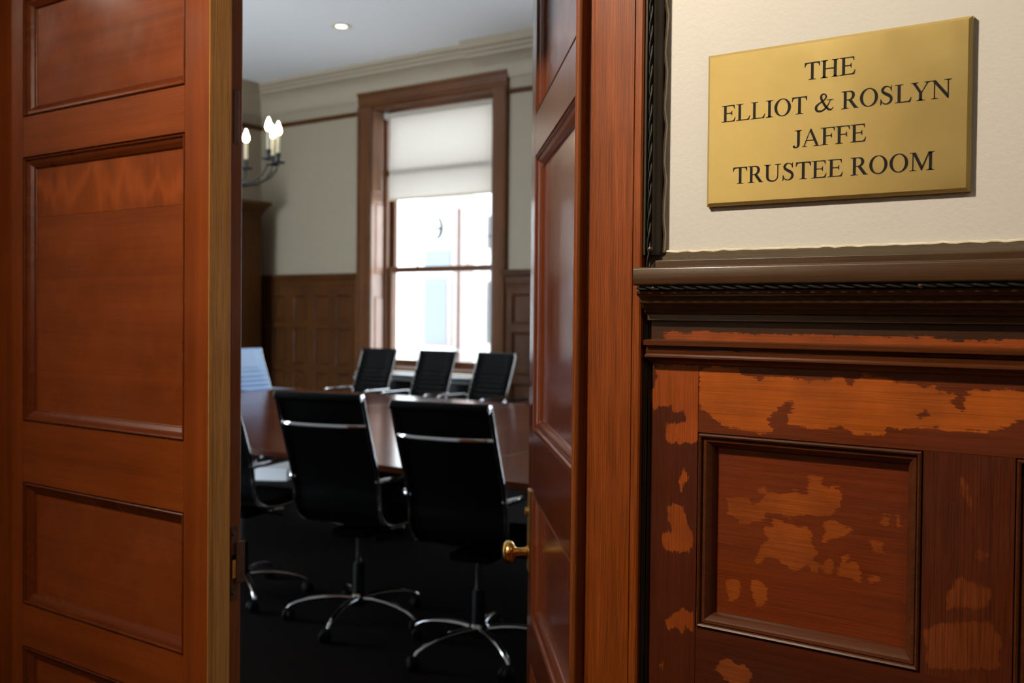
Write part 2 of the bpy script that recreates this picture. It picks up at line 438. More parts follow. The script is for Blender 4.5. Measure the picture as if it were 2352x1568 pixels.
at(profile_z(band2, 0.0, 1.4515).build('back_band', M['back_band'], cas), cas)
ridge = []
n_ = 60
for i in range(n_ + 1):
    z = 1.503 + (2.9 - 1.503) * i / n_
    ridge.append((-0.584 + 0.0018 * math.sin(i * 2.1) + 0.0012 * random.random(), -0.001, z))
at(MB().tube(ridge, 0.0022, 6).build('paint_ridge', M['plaster_edge'], cas, smooth=True), cas)
hd = tag(empty('trim_2', (-1.5, 0, 2.24)), 'oak casing over and left of the double doors', 'door casing', kind='structure')
at(BX('head_casing', M['door_h'], hd, -2.40, -0.60, -0.028, 0.0, 2.24, 2.36), hd)
at(BX('head_lining', M['door_h'], hd, -2.30, -0.70, 0.0, 0.10, 2.225, 2.24, 0), hd)
at(BX('side_casing', M['casing'], hd, -2.40, -2.285, -0.028, 0.0, 0, 2.24), hd)
at(BX('side_lining', M['casing'], hd, -2.40, -2.285, 0.0, 0.10, 0, 2.24, 0), hd)

# ================================================================ panelled leaves
ROWS = [(0.250, 0.672), (0.765, 1.040), (1.175, 1.762), (1.850, 2.115)]
MPROF = [(0.0, 0.0), (0.0008, 0.006), (0.0030, 0.006), (0.0034, 0.0015), (0.0050, 0.0003), (0.0068, 0.0012), (0.0075, 0.0050), (0.0110, 0.0055), (0.0180, 0.0100), (0.0235, 0.0135), (0.0245, 0.0170), (0.0260, 0.0180)]
def moulding_frame(parent, mat, a0, a1, z0, z1, yf, prof, sgn=1, name='moulding'):
    """four mitred lengths lining a recess; prof = (inset, depth behind the face)"""
    def cor(ins): return [(a0 + ins, z0 + ins), (a1 - ins, z0 + ins), (a1 - ins, z1 - ins), (a0 + ins, z1 - ins)]
    for s_ in range(4):
        mb = MB(); vs = []
        for ins, dep in prof:
            c = cor(ins)
            for q in (c[s_], c[(s_ + 1) % 4]):
                vs.append((q[0], yf + sgn * dep, q[1]))
        fs = [(2 * i, 2 * i + 1, 2 * i + 3, 2 * i + 2) for i in range(len(prof) - 1)]
        c0, c1 = cor(0)[s_], cor(0)[(s_ + 1) % 4]
        e0, e1 = cor(prof[-1][0])[s_], cor(prof[-1][0])[(s_ + 1) % 4]
        dmax = prof[-1][1] + 0.002
        k = len(vs)
        vs += [(e0[0], yf + sgn * dmax, e0[1]), (e1[0], yf + sgn * dmax, e1[1]), (c0[0], yf + sgn * dmax, c0[1]), (c1[0], yf + sgn * dmax, c1[1])]
        fs += [(k - 2, k - 1, k + 1, k), (k, k + 1, k + 3, k + 2), (k + 2, k + 3, 1, 0)]
        fs.append(tuple([2 * i for i in range(len(prof))] + [k, k + 2]))
        fs.append(tuple([2 * i + 1 for i in range(len(prof))] + [k + 1, k + 3]))
        mb.add(vs, fs)
        mb.build(name, mat, parent, smooth=True, angle=28)
def leaf(root, x0, x1, p0, p1, yf, th, mv, mh, mp, mm, ztop=2.222, sg=1):
    """x0..x1 leaf, p0..p1 panel columns; face at yf, body behind it"""
    def Y(a, c): return (yf + a, yf + c) if sg > 0 else (yf - c, yf - a)
    BX('stile', mv, root, x0, p0, *Y(0, th), 0.008, ztop)
    BX('stile', mv, root, p1, x1, *Y(0, th), 0.008, ztop)
    zs = [0.008] + [z for r in ROWS for z in r] + [ztop]
    for i in range(0, len(zs), 2):
        BX('rail', mh, root, p0 + 0.0002, p1 - 0.0002, *Y(0.0002, th), zs[i], zs[i + 1], 0.0008)
    for z0, z1 in ROWS:
        if z0 == 1.175 and sg > 0:      # this panel is made of two boards, the upper one figured
            BX('panel', mp, root, p0, p1, *Y(0.0182, 0.034), z0, 1.6285, 0)
            BX('panel', M['door_figured'], root, p0, p1, *Y(0.0182, 0.034), 1.6290, z1, 0)
        else:
            BX('panel', mp, root, p0, p1, *Y(0.0182, 0.034), z0, z1, 0)
        moulding_frame(root, mm, p0, p1, z0, z1, yf, MPROF, sg)
door1 = tag(empty('door_1', (0, 0, 0)), 'closed orange brown panelled oak leaf on the left of the doorway', 'door', kind='structure')
leaf(door1, -2.280, -1.527, -2.174, -1.599, 0.02, 0.050, M['door_v'], M['door_h'], M['door_panel'], M['door_mould'])
# meeting edge: raw lip with a groove, then the darker rebate behind it
BX('edge_bead', M['door_edge'], door1, -1.528, -1.5255, 0.0205, 0.0292, 0.01, 2.22, 0.0004)
BX('edge_lip', M['door_edge'], door1, -1.528, -1.5255, 0.0302, 0.0698, 0.01, 2.22, 0.0004)
BX('edge_rebate', M['door_rebate'], door1, -1.600, -1.5305, 0.0700, 0.1000, 0.01, 2.22)
sb = MB().box(-1.5310, -1.5285, 0.076, 0.093, 0.870, 1.012).build('strike_plate', M['steel'], door1, 0.0005)
MB().box(-1.5285, -1.5250, 0.0885, 0.1060, 0.902, 0.982).build('strike_lip', M['steel'], sb, 0.0012)
MB().box(-1.5290, -1.5279, 0.0780, 0.0870, 0.912, 0.958).build('latch_hole', M['black'], sb)
MB().box(-1.5292, -1.5272, 0.0785, 0.0865, 0.913, 0.948).build('latch_filler', M['door_edge'], sb, 0.0006)
for zz in (0.998, 0.884):
    MB().lathe([(0.0030, 0), (0.0030, 0.0012), (0.001, 0.0016)], 10, lambda p, zz=zz: (-1.5287 + p[2], 0.082 + p[0], zz + p[1])).build('screw', M['steel'], sb)
ft = MB().box(-1.5320, -1.5295, 0.079, 0.092, 1.742, 1.845).build('bolt_plate', M['steel'], door1, 0.001)

door2 = tag(empty('door_2', (-0.745, 0.07, 0)), 'glossy red brown panelled oak leaf swung open into the room', 'door', kind='structure')
door2.rotation_euler = (0, 0, math.radians(180 - 50))    # local x: hinge to free edge; corridor face at local y = 0, body behind it
leaf(door2, 0.018, 0.782, 0.100, 0.706, 0.0, 0.046, M['leaf_v'], M['leaf_h'], M['leaf_panel'], M['leaf_v'], sg=-1)
MB().tube([(0.782, -0.008, 0.01), (0.782, -0.008, 2.22)], 0.008, 12).build('edge_bead', M['leaf_v'], door2, smooth=True)
MB().tube([(0.784, -0.028, 0.01), (0.784, -0.028, 2.22)], 0.010, 12).build('edge_bead', M['leaf_v'], door2, smooth=True)
kp = MB().box(0.722, 0.766, -0.0005, 0.004, 0.862, 1.040).build('knob_plate', M['goldplate'], door2, 0.0015)
KX, KZ = 0.744, 0.903
def kfn(p): return (KX + p[0], p[2], KZ + p[1])
kn = MB().lathe([(0.0150, 0.003), (0.0150, 0.006), (0.0105, 0.009), (0.0095, 0.020), (0.0105, 0.029), (0.0125, 0.032), (0.0190, 0.0345), (0.0240, 0.0385), (0.0258, 0.0450), (0.0245, 0.0520), (0.0205, 0.0570), (0.0120, 0.0600), (0.0010, 0.0612)], 28, kfn).build('door_knob', M['gold'], door2, smooth=True, angle=50)
MB().lathe([(0.0100, 0.004), (0.0100, 0.009), (0.0075, 0.0115), (0.0010, 0.012)], 18, lambda p: (KX + p[0], p[2], 0.992 + p[1])).build('lock_cylinder', M['goldplate'], kp, smooth=True)

# ================================================================ brass plaque
PX0, PX1, PZ0, PZ1 = -0.5225, -0.2190, 1.5580, 1.7450
pq = tag(empty('plaque', (-0.371, 0, 1.65)), 'brushed brass name plaque reading THE ELLIOT & ROSLYN JAFFE TRUSTEE ROOM', 'plaque')
PT = 0.0095
mb = MB()
c_ = 0.0038
o4 = [(PX0, PZ0), (PX1, PZ0), (PX1, PZ1), (PX0, PZ1)]
i4 = [(PX0 + c_, PZ0 + c_), (PX1 - c_, PZ0 + c_), (PX1 - c_, PZ1 - c_), (PX0 + c_, PZ1 - c_)]
vs = [(x, -0.0005, z) for x, z in o4] + [(x, -PT + 0.0035, z) for x, z in o4] + [(x, -PT, z) for x, z in i4]
fs = [(0, 1, 2, 3), (8, 9, 10, 11)]
for k in range(4):
    k2 = (k + 1) % 4
    fs += [(k, k2, 4 + k2, 4 + k), (4 + k, 4 + k2, 8 + k2, 8 + k)]
mb.add(vs, fs)
at(mb.build('brass_plate', M['brass'], pq), pq)

# ---- roman capitals drawn as outlines, 1000 units to the em, cap height 662
def qb(p0, p1, p2, n=6):
    return [((1 - t) ** 2 * p0[0] + 2 * (1 - t) * t * p1[0] + t * t * p2[0], (1 - t) ** 2 * p0[1] + 2 * (1 - t) * t * p1[1] + t * t * p2[1]) for t in [i / n for i in range(1, n + 1)]]
def serif_foot(xl, xr, a, b_, y=0, s=1):
    """foot serif from a to b_ on stem xl..xr; s=-1 hangs it from the cap line"""
    t, h = 19 * s, 58 * s
    P = [(a, y), (b_, y), (b_, y + t)] + qb((b_, y + t), (xr, y + t * 1.3), (xr, y + h)) + [(xl, y + h)] + qb((xl, y + h), (xl, y + t * 1.3), (a, y + t))
    return P
def stem(xl, xr, fa=None, fb=None, ta=None, tb=None, y0=0, y1=662):
    L = [[(xl, y0), (xr, y0), (xr, y1), (xl, y1)]]
    if fa is not None: L.append(serif_foot(xl, xr, fa, fb, 0, 1))
    if ta is not None: L.append(serif_foot(xl, xr, ta, tb, 662, -1))
    return L
def ribbon(pts, n=8):
    """variable width stroke through (x, y, w)"""
    P = []
    q = [pts[0]] + list(pts) + [pts[-1]]
    for i in range(1, len(q) - 2):
        for k in range(n):
            t = k / n
            P.append(tuple(0.5 * ((2 * q[i][j]) + (-q[i - 1][j] + q[i + 1][j]) * t + (2 * q[i - 1][j] - 5 * q[i][j] + 4 * q[i + 1][j] - q[i + 2][j]) * t * t + (-q[i - 1][j] + 3 * q[i][j] - 3 * q[i + 1][j] + q[i + 2][j]) * t ** 3) for j in range(3)))
    P.append(tuple(pts[-1]))
    A, B = [], []
    for i, p in enumerate(P):
        a, c = P[max(i - 1, 0)], P[min(i + 1, len(P) - 1)]
        dx, dy = c[0] - a[0], c[1] - a[1]
        l_ = math.hypot(dx, dy) or 1
        A.append((p[0] - dy / l_ * p[2] / 2, p[1] + dx / l_ * p[2] / 2)); B.append((p[0] + dy / l_ * p[2] / 2, p[1] - dx / l_ * p[2] / 2))
    return [[A[i], A[i + 1], B[i + 1], B[i]] for i in range(len(P) - 1)]
def ell(cx, cy, rx, ry, ix, iy, n=48):
    L = []
    for k in range(n):
        a, c = 2 * math.pi * k / n, 2 * math.pi * (k + 1) / n
        L.append([(cx + rx * math.cos(a), cy + ry * math.sin(a)), (cx + rx * math.cos(c), cy + ry * math.sin(c)), (cx + ix * math.cos(c), cy + iy * math.sin(c)), (cx + ix * math.cos(a), cy + iy * math.sin(a))])
    return L
def bar_end_top(x, hang=143):      # arm of E / F at the cap line, from stem to x
    return [[(200, 662), (x, 662), (x + 6, 662 - hang), (x - 18, 662 - hang)] + qb((x - 18, 662 - hang), (x - 26, 627), (x - 110, 624)) + [(200, 624)]]
def bar_mid(x):
    return [[(200, 362), (x - 60, 362)] + qb((x - 60, 362), (x - 20, 366), (x - 16, 430)) + [(x + 6, 430), (x + 6, 256), (x - 16, 256)] + qb((x - 16, 256), (x - 20, 322), (x - 60, 324)) + [(200, 324)]]
def bar_low(x):
    return [[(200, 0), (x - 42, 0), (x, 169), (x - 25, 169)] + qb((x - 25, 169), (x - 70, 42), (x - 150, 38)) + [(200, 38)]]
G = {}
G['I'] = (333, stem(115, 217, 18, 315, 18, 315))
Tb = [(17, 662), (594, 662), (600, 492), (575, 492)] + qb((575, 492), (562, 620), (450, 620)) + [(160, 620)] + qb((160, 620), (48, 620), (36, 492)) + [(11, 492)]
G['T'] = (611, stem(255, 357, 160, 452) + [Tb])
G['H'] = (722, stem(102, 204, 19, 287, 19, 287) + stem(518, 620, 435, 703, 435, 703) + [[(200, 319), (522, 319), (522, 358), (200, 358)]])
G['E'] = (611, stem(108, 210, 12, 215, 12, 215) + bar_end_top(546) + bar_mid(447) + bar_low(597) + [[(12, 0), (215, 0), (215, 19), (12, 19)]])
G['F'] = (556, stem(108, 210, 12, 300, 12, 215) + bar_end_top(540) + bar_mid(437))
G['L'] = (611, stem(108, 210, 12, 215, 12, 305) + bar_low(598))
G['O'] = (722, ell(361, 331, 327, 345, 216, 310))
G['R'] = (667, stem(108, 210, 17, 294, 17, 215) + ribbon([(205, 643, 38), (300, 642, 40), (400, 618, 72), (452, 550, 102), (460, 490, 106), (440, 415, 100), (380, 352, 62), (290, 328, 36), (205, 326, 36)]) + [[(270, 330), (392, 336), (560, 100)] + qb((560, 100), (610, 24), (660, 19)) + [(660, 0), (494, 0)]])
G['S'] = (556, ribbon([(432, 500, 22), (412, 570, 30), (360, 625, 36), (285, 655, 40), (205, 640, 60), (140, 585, 84), (122, 520, 92), (150, 455, 100), (230, 395, 112), (330, 338, 116), (405, 275, 104), (440, 200, 92), (420, 110, 84), (360, 45, 60), (275, 12, 42), (190, 30, 40), (120, 85, 30), (78, 185, 22)]) + [[(420, 478), (448, 478), (446, 676), (424, 676), (404, 590)], [(56, 206), (84, 206), (104, 70), (70, -14), (48, -14)]])
G['Y'] = (722, stem(310, 412, 214, 508, y1=290) + [[(82, 640), (196, 640), (412, 290), (310, 282)], [(412, 282), (380, 290), (560, 600), (596, 640), (622, 640)]] + [serif_foot(100, 200, 22, 292, 662, -1), serif_foot(560, 614, 478, 703, 662, -1)])
G['N'] = (722, stem(118, 156, 30, 262, y1=600) + [[(12, 662), (182, 662), (598, 130), (598, -11), (576, -11), (118, 575), (60, 640), (12, 643)]] + stem(576, 614, ta=460, tb=707, y0=-11))
G['J'] = (389, [[(190, 662), (292, 662), (292, 140), (190, 140)], serif_foot(190, 292, 92, 370, 662, -1)] + ribbon([(241, 150, 102), (236, 90, 98), (208, 32, 72), (160, 4, 46), (110, 4, 52), (70, 30, 60)]) + ell(68, 46, 46, 46, 0.5, 0.5, 20))
G['A'] = (722, [[(340, 674), (372, 674), (640, 60), (540, 60), (322, 566), (300, 580)], [(300, 580), (345, 640), (150, 120), (118, 60), (82, 60)], [(190, 216), (500, 216), (484, 257), (206, 257)], serif_foot(92, 130, 15, 213, 0, 1), serif_foot(556, 630, 452, 706, 0, 1)])
G['U'] = (722, [[(102, 662), (204, 662), (204, 240), (102, 240)], serif_foot(102, 204, 14, 300, 662, -1), [(556, 662), (594, 662), (594, 240), (556, 240)], serif_foot(556, 594, 454, 705, 662, -1)] + ribbon([(153, 245, 102), (160, 150, 100), (205, 70, 84), (290, 24, 64), (375, 12, 52), (470, 34, 46), (540, 96, 42), (572, 180, 38), (575, 245, 38)]))
G['M'] = (889, stem(112, 150, 12, 258, y1=600) + [[(16, 662), (222, 662), (452, 170), (436, -4), (420, -4), (140, 590), (90, 640), (16, 643)], [(436, -4), (430, 130), (664, 662), (710, 662)]] + stem(676, 778, 590, 866) + [serif_foot(676, 778, 664, 872, 662, -1)])
G['&'] = (778, ribbon([(640, 428, 18), (600, 330, 28), (540, 220, 40), (450, 110, 56), (340, 36, 66), (230, 14, 76), (130, 52, 90), (88, 140, 92), (108, 222, 82), (180, 296, 60), (290, 362, 44), (400, 432, 44), (462, 510, 50), (466, 580, 52), (425, 642, 46), (352, 656, 48), (290, 610, 68), (278, 540, 80), (305, 440, 84), (370, 320, 88), (450, 190, 92), (530, 95, 88), (620, 40, 70), (690, 60, 40), (740, 125, 18)], 8) + [[(492, 428), (752, 428), (752, 409), (700, 404), (640, 390), (590, 404), (492, 409)]])
EM = 0.0305
glyph_mesh = {}
def glyph(ch):
    if ch in glyph_mesh: return glyph_mesh[ch]
    mb = MB()
    for poly in G[ch][1]:
        pp = [(p[0] * EM / 1000, p[1] * EM / 1000) for p in poly]
        try:
            mb.prism(pp, 0.0, -0.0004, lambda p, a: (p[0], a, p[1]))
        except Exception:
            pass
    me = mb.mesh('letter')
    me.materials.append(M['ink'])
    glyph_mesh[ch] = me
    return me
KERN = {'LY': -70, 'YN': -28, 'SL': -4, 'AF': -6, 'JA': -20}
for text, zb in (('THE', 1.6985), ('ELLIOT & ROSLYN', 1.6600), ('JAFFE', 1.6210), ('TRUSTEE ROOM', 1.5835)):
    xs, x = [], 0
    for i, ch in enumerate(text):
        x += KERN.get(text[i - 1:i + 1], 0) if i else 0
        xs.append(x)
        x += 250 if ch == ' ' else G[ch][0]
    for ch, xx in zip(text, xs):
        if ch == ' ': continue
        o = link('letter', glyph(ch), None, pq)
        o.location = Vector((-0.3705 + (xx - x / 2) * EM / 1000, -PT, zb)) - pq.location

# ================================================================ wainscot right of the door
def sdist(P, polys, holes=()):
    """signed distance (positive inside) of 2D points to a set of outlines"""
    def one(poly):
        a = np.array(poly); c = np.roll(a, -1, 0)
        ins = np.zeros(len(P), bool); dm = np.full(len(P), 9.0)
        for p, q in zip(a, c):
            e = q - p
            t = np.clip(((P - p) @ e) / max(e @ e, 1e-12), 0, 1)
            dm = np.minimum(dm, np.hypot(*(P - p - t[:, None] * e).T))
            cnd = (p[1] > P[:, 1]) != (q[1] > P[:, 1])
            if abs(q[1] - p[1]) > 1e-12:
                ins ^= cnd & (P[:, 0] < (q[0] - p[0]) * (P[:, 1] - p[1]) / (q[1] - p[1]) + p[0])
        return np.where(ins, dm, -dm)
    r = np.full(len(P), -1.0)
    for po in polys: r = np.maximum(r, one(po))
    for po in holes: r = np.minimum(r, -one(po))
    return r
def worn_board(name, mat, parent, x0, x1, z0, z1, yf, yb, polys, holes=(), step=0.003):
    """board whose face carries the outline of its bare patches as an attribute"""
    nx, nz = max(2, int((x1 - x0) / step)), max(2, int((z1 - z0) / step))
    X, Z = np.meshgrid(np.linspace(x0, x1, nx + 1), np.linspace(z0, z1, nz + 1))
    P = np.stack([X.ravel(), Z.ravel()], 1)
    vs = [(x, yf, z) for x, z in P]
    fs = [(j * (nx + 1) + i, j * (nx + 1) + i + 1, (j + 1) * (nx + 1) + i + 1, (j + 1) * (nx + 1) + i) for j in range(nz) for i in range(nx)]
    b0 = len(vs)
    vs += [(x0, yf, z0), (x1, yf, z0), (x1, yf, z1), (x0, yf, z1), (x0, yb, z0), (x1, yb, z0), (x1, yb, z1), (x0, yb, z1)]
    fs += [(b0, b0 + 1, b0 + 5, b0 + 4), (b0 + 1, b0 + 2, b0 + 6, b0 + 5), (b0 + 2, b0 + 3, b0 + 7, b0 + 6), (b0 + 3, b0, b0 + 4, b0 + 7), (b0 + 4, b0 + 5, b0 + 6, b0 + 7)]
    me = bpy.data.meshes.new(name)
    me.from_pydata(vs, [], fs)
    a_ = me.attributes.new('patch', 'FLOAT', 'POINT')
    val = np.full(len(vs), -1.0)
    val[:b0] = sdist(P, polys, holes)
    a_.data.foreach_set('value', val.astype(np.float32))
    return link(name, me, mat, parent)
PATCH = {'rail':[[(-0.5274,1.3542),(-0.5118,1.3559),(-0.5108,1.3606),(-0.4758,1.3547),(-0.4534,1.3461),(-0.4512,1.3401),(-0.446,1.3444),(-0.443,1.3511),(-0.4173,1.3512),(-0.4022,1.3474),(-0.3688,1.347),(-0.3619,1.3501),(-0.3543,1.3557),(-0.3446,1.348),(-0.3441,1.3437),(-0.3389,1.3439),(-0.3362,1.3503),(-0.327,1.3583),(-0.3113,1.3566),(-0.2957,1.3502),(-0.2824,1.3513),(-0.27,1.3491),(-0.2621,1.3463),(-0.2508,1.3464),(-0.2507,1.3405),(-0.232,1.341),(-0.2269,1.3372),(-0.2361,1.3313),(-0.2268,1.3264),(-0.2217,1.3231),(-0.2187,1.3439),(-0.2072,1.3454),(-0.1631,1.3468),(0.05,1.3468),(0.05,1.306),(-0.1625,1.316),(-0.1744,1.313),(-0.1855,1.3069),(-0.1983,1.3015),(-0.2188,1.3009),(-0.2373,1.3013),(-0.2527,1.3033),(-0.2657,1.3029),(-0.285,1.2977),(-0.2895,1.3002),(-0.3013,1.304),(-0.302,1.2899),(-0.3352,1.2892),(-0.3363,1.2949),(-0.3457,1.2942),(-0.3553,1.2978),(-0.3668,1.2954),(-0.3874,1.2905),(-0.3954,1.2948),(-0.4134,1.2931),(-0.4146,1.3053),(-0.4066,1.3088),(-0.4078,1.3225),(-0.4169,1.322),(-0.43,1.3103),(-0.437,1.2989),(-0.4327,1.2822),(-0.4524,1.2837),(-0.4954,1.2867),(-0.5054,1.2952),(-0.5177,1.3038),(-0.5256,1.3085),(-0.5279,1.3125)]],'railhole':[[(-0.2668,1.3166),(-0.26,1.3253),(-0.2529,1.3184),(-0.2589,1.3134),(-0.2667,1.3092)]],'stile':[[(-0.5853,1.3584),(-0.5264,1.3616),(-0.5262,1.2657),(-0.5397,1.2614),(-0.5489,1.2638),(-0.5534,1.2582),(-0.5557,1.2548),(-0.5581,1.262),(-0.5686,1.2612),(-0.5722,1.2694),(-0.5701,1.2845),(-0.5631,1.285),(-0.5452,1.2894),(-0.5459,1.2957),(-0.5494,1.3017),(-0.5563,1.2992),(-0.5633,1.3019),(-0.5657,1.3087),(-0.581,1.3072),(-0.5904,1.3002),(-0.5937,1.3215),(-0.585,1.3413)],[(-0.5479,1.2317),(-0.5425,1.218),(-0.547,1.2091),(-0.5458,1.2061),(-0.5503,1.1992),(-0.5521,1.2054),(-0.5539,1.2126)],[(-0.5694,1.1788),(-0.5564,1.1835),(-0.5478,1.1813),(-0.545,1.1675),(-0.5327,1.1439),(-0.5326,1.1329),(-0.541,1.1247),(-0.553,1.1237),(-0.5704,1.1244),(-0.5749,1.1317),(-0.5751,1.1445),(-0.5603,1.1473),(-0.5675,1.1647)],[(-0.57,1.0316),(-0.5623,1.0411),(-0.5485,1.0491),(-0.5314,1.0498),(-0.5311,1.0279),(-0.5361,1.0253),(-0.5414,1.0322),(-0.5481,1.0206),(-0.5569,1.0277),(-0.5655,1.0229)],[(-0.5773,0.982),(-0.5702,0.9787),(-0.5727,0.9685),(-0.5763,0.971)]],'low':[[(-0.5003,0.9856),(-0.4939,0.9978),(-0.4808,0.9975),(-0.4759,0.9939),(-0.4615,0.9969),(-0.4543,0.9894),(-0.4565,0.977),(-0.4707,0.9705),(-0.4903,0.9738)]],'panel':[[(-0.496,1.1955),(-0.4693,1.1979),(-0.4617,1.191),(-0.453,1.1944),(-0.447,1.2058),(-0.4251,1.2059),(-0.4061,1.2139),(-0.3943,1.2129),(-0.3923,1.2328),(-0.3761,1.2344),(-0.376,1.2241),(-0.3713,1.2177),(-0.3577,1.2192),(-0.353,1.2106),(-0.3562,1.2),(-0.3663,1.1897),(-0.4033,1.1851),(-0.402,1.1759),(-0.408,1.1833),(-0.4344,1.1824),(-0.4442,1.1848),(-0.4478,1.1748),(-0.4777,1.1662),(-0.4765,1.1712),(-0.4931,1.1764)],[(-0.4608,1.2139),(-0.4471,1.2141),(-0.444,1.2097),(-0.4519,1.2029)],[(-0.4343,1.1765),(-0.4079,1.1729),(-0.3949,1.1734),(-0.3877,1.1639),(-0.3888,1.1557),(-0.3816,1.1417),(-0.3862,1.1364),(-0.4,1.125),(-0.407,1.1157),(-0.4166,1.1201),(-0.4288,1.1288),(-0.4434,1.1302),(-0.4507,1.1196),(-0.4582,1.1232),(-0.4559,1.1343),(-0.4461,1.1441),(-0.4413,1.1519),(-0.4488,1.1604),(-0.4452,1.1668),(-0.4354,1.1645)],[(-0.3753,1.1782),(-0.3651,1.1876),(-0.3548,1.182),(-0.3436,1.1767),(-0.349,1.1658),(-0.3625,1.1639),(-0.3749,1.1553),(-0.3772,1.1584),(-0.3694,1.171)],[(-0.4945,1.0946),(-0.4779,1.0949),(-0.4788,1.0693),(-0.4903,1.0685)],[(-0.4615,1.0975),(-0.4504,1.1005),(-0.4416,1.0924),(-0.4437,1.0683),(-0.4573,1.067)],[(-0.3496,1.135),(-0.3341,1.1385),(-0.3315,1.1175),(-0.3471,1.1206),(-0.3561,1.1203),(-0.3541,1.1321),(-0.3498,1.1463),(-0.3442,1.1472)],[(-0.37,1.1388),(-0.3632,1.1387),(-0.3664,1.1244),(-0.3745,1.1278)],[(-0.31,1.1967),(-0.2982,1.1959),(-0.3012,1.1823),(-0.3087,1.1868)],[(-0.2929,1.1988),(-0.2875,1.1907),(-0.2906,1.1826)],[(-0.3214,1.1695),(-0.3062,1.1661),(-0.3072,1.1571),(-0.3201,1.1574)],[(-0.3657,1.2252),(-0.3533,1.2276),(-0.3656,1.2218)],[(-0.3218,1.1258),(-0.3077,1.1258),(-0.3206,1.1182)],[(-0.3897,1.137),(-0.3791,1.1294),(-0.3836,1.1217),(-0.3883,1.1256)]],'mull':[[(-0.2236,1.147),(-0.2073,1.1409),(-0.1912,1.1348),(-0.1925,1.1172),(-0.2328,1.1074),(-0.2331,1.1278)],[(-0.2392,1.0911),(-0.1922,1.0998),(-0.1809,1.0846),(-0.1835,1.0529),(-0.2517,1.0383),(-0.2558,1.0789)],[(-0.2221,1.2513),(-0.2171,1.2448),(-0.2119,1.2226),(-0.2202,1.2356)],[(-0.2031,1.1765),(-0.1951,1.1742),(-0.1964,1.1618),(-0.2045,1.1675)]]}
wn = tag(empty('trim_3', (0, 0, 0)), 'dark varnished wainscot with bare orange patches under the plaque', 'wainscot', kind='structure')
WX0, WX1 = -0.5945, 3.55
FY = -0.010
PA0, PA1, PB0, PB1 = -0.5284, -0.2605, 1.0319, 1.2772
MU1 = -0.1695
worn_board('stile', M['wain_v'], wn, WX0, PA0 - 0.0004, 0.86, 1.375, FY, 0.0, PATCH['stile'])
worn_board('rail', M['wain_h'], wn, PA0 + 0.0002, 0.30, PB1, 1.375, FY, 0.0, PATCH['rail'], PATCH['railhole'])
worn_board('rail', M['wain_low'], wn, PA0 + 0.0002, 0.30, 0.86, PB0, FY, 0.0, PATCH['low'])
worn_board('stile', M['wain_mull'], wn, PA1, MU1, PB0, PB1 - 0.0004, FY, 0.0, PATCH['mull'])
worn_board('panel', M['wain_panel'], wn, PA0, PA1, PB0, PB1, 0.0062, 0.010, PATCH['panel'])
WPROF = [(0.0, 0.0), (0.0007, 0.003), (0.0015, 0.003), (0.0018, -0.0020), (0.0035, -0.0034), (0.0055, -0.0022), (0.0062, 0.0025), (0.0075, 0.0010), (0.0110, 0.0015), (0.0160, 0.0065), (0.0185, 0.0115), (0.0195, 0.0160)]
moulding_frame(wn, M['wain_mould'], PA0, PA1, PB0, PB1, FY, WPROF)
# further panels along the wall
def bare_panel(a0, a1):
    worn_board('panel', M['wain_panel'], wn, a0, a1, PB0, PB1, 0.0062, 0.010, [], step=0.02)
    moulding_frame(wn, M['wain_mould'], a0, a1, PB0, PB1, FY, WPROF)
bare_panel(MU1, MU1 + 0.268)
worn_board('stile', M['wain_mull'], wn, MU1 + 0.268, 0.30, PB0, PB1, FY, 0.0, [], step=0.02)
BX('panel_board', M['wain_low'], wn, 0.30, WX1, FY, 0.0, 0.0, 1.375, 0)
BX('lower_board', M['wain_low'], wn, WX0, 0.30, FY, 0.0, 0.0, 0.86, 0)
BX('skirting', M['wain_low'], wn, WX0, WX1, -0.028, FY, 0.0, 0.18)

cp = tag(empty('trim_4', (0, 0, 0)), 'dark moulded wooden cap rail running under the plaque', 'cap rail', kind='structure')
# frieze board between the two mouldings
worn_board('frieze_board', M['frieze'], cp, WX0, 1.2, 1.3885, 1.4250, -0.0125, 0.0,
           [[(-0.575, 1.3900), (-0.575, 1.4020), (-0.50, 1.4030), (-0.40, 1.4010), (-0.30, 1.4005), (-0.2, 1.3990), (0.0, 1.398), (1.3, 1.398), (1.3, 1.388), (-0.57, 1.388)]], step=0.004)
# lower moulding: nosing, hollow, bead
low = [(0.0, 1.3925), (-0.0130, 1.3925), (-0.0270, 1.3915), (-0.0295, 1.3898), (-0.0290, 1.3850), (-0.0265, 1.3838), (-0.0200, 1.3832), (-0.0195, 1.3800), (-0.0230, 1.3790), (-0.0220, 1.3740), (-0.0240, 1.3730), (-0.0262, 1.3718), (-0.0262, 1.3698), (-0.0240, 1.3688), (-0.0190, 1.3684), (-0.0150, 1.3640), (-0.0110, 1.3610), (0.0, 1.3610)]
profile_x(low, WX0 - 0.002, WX1).build('lower_moulding', M['cap_red'], cp, smooth=True, angle=25)
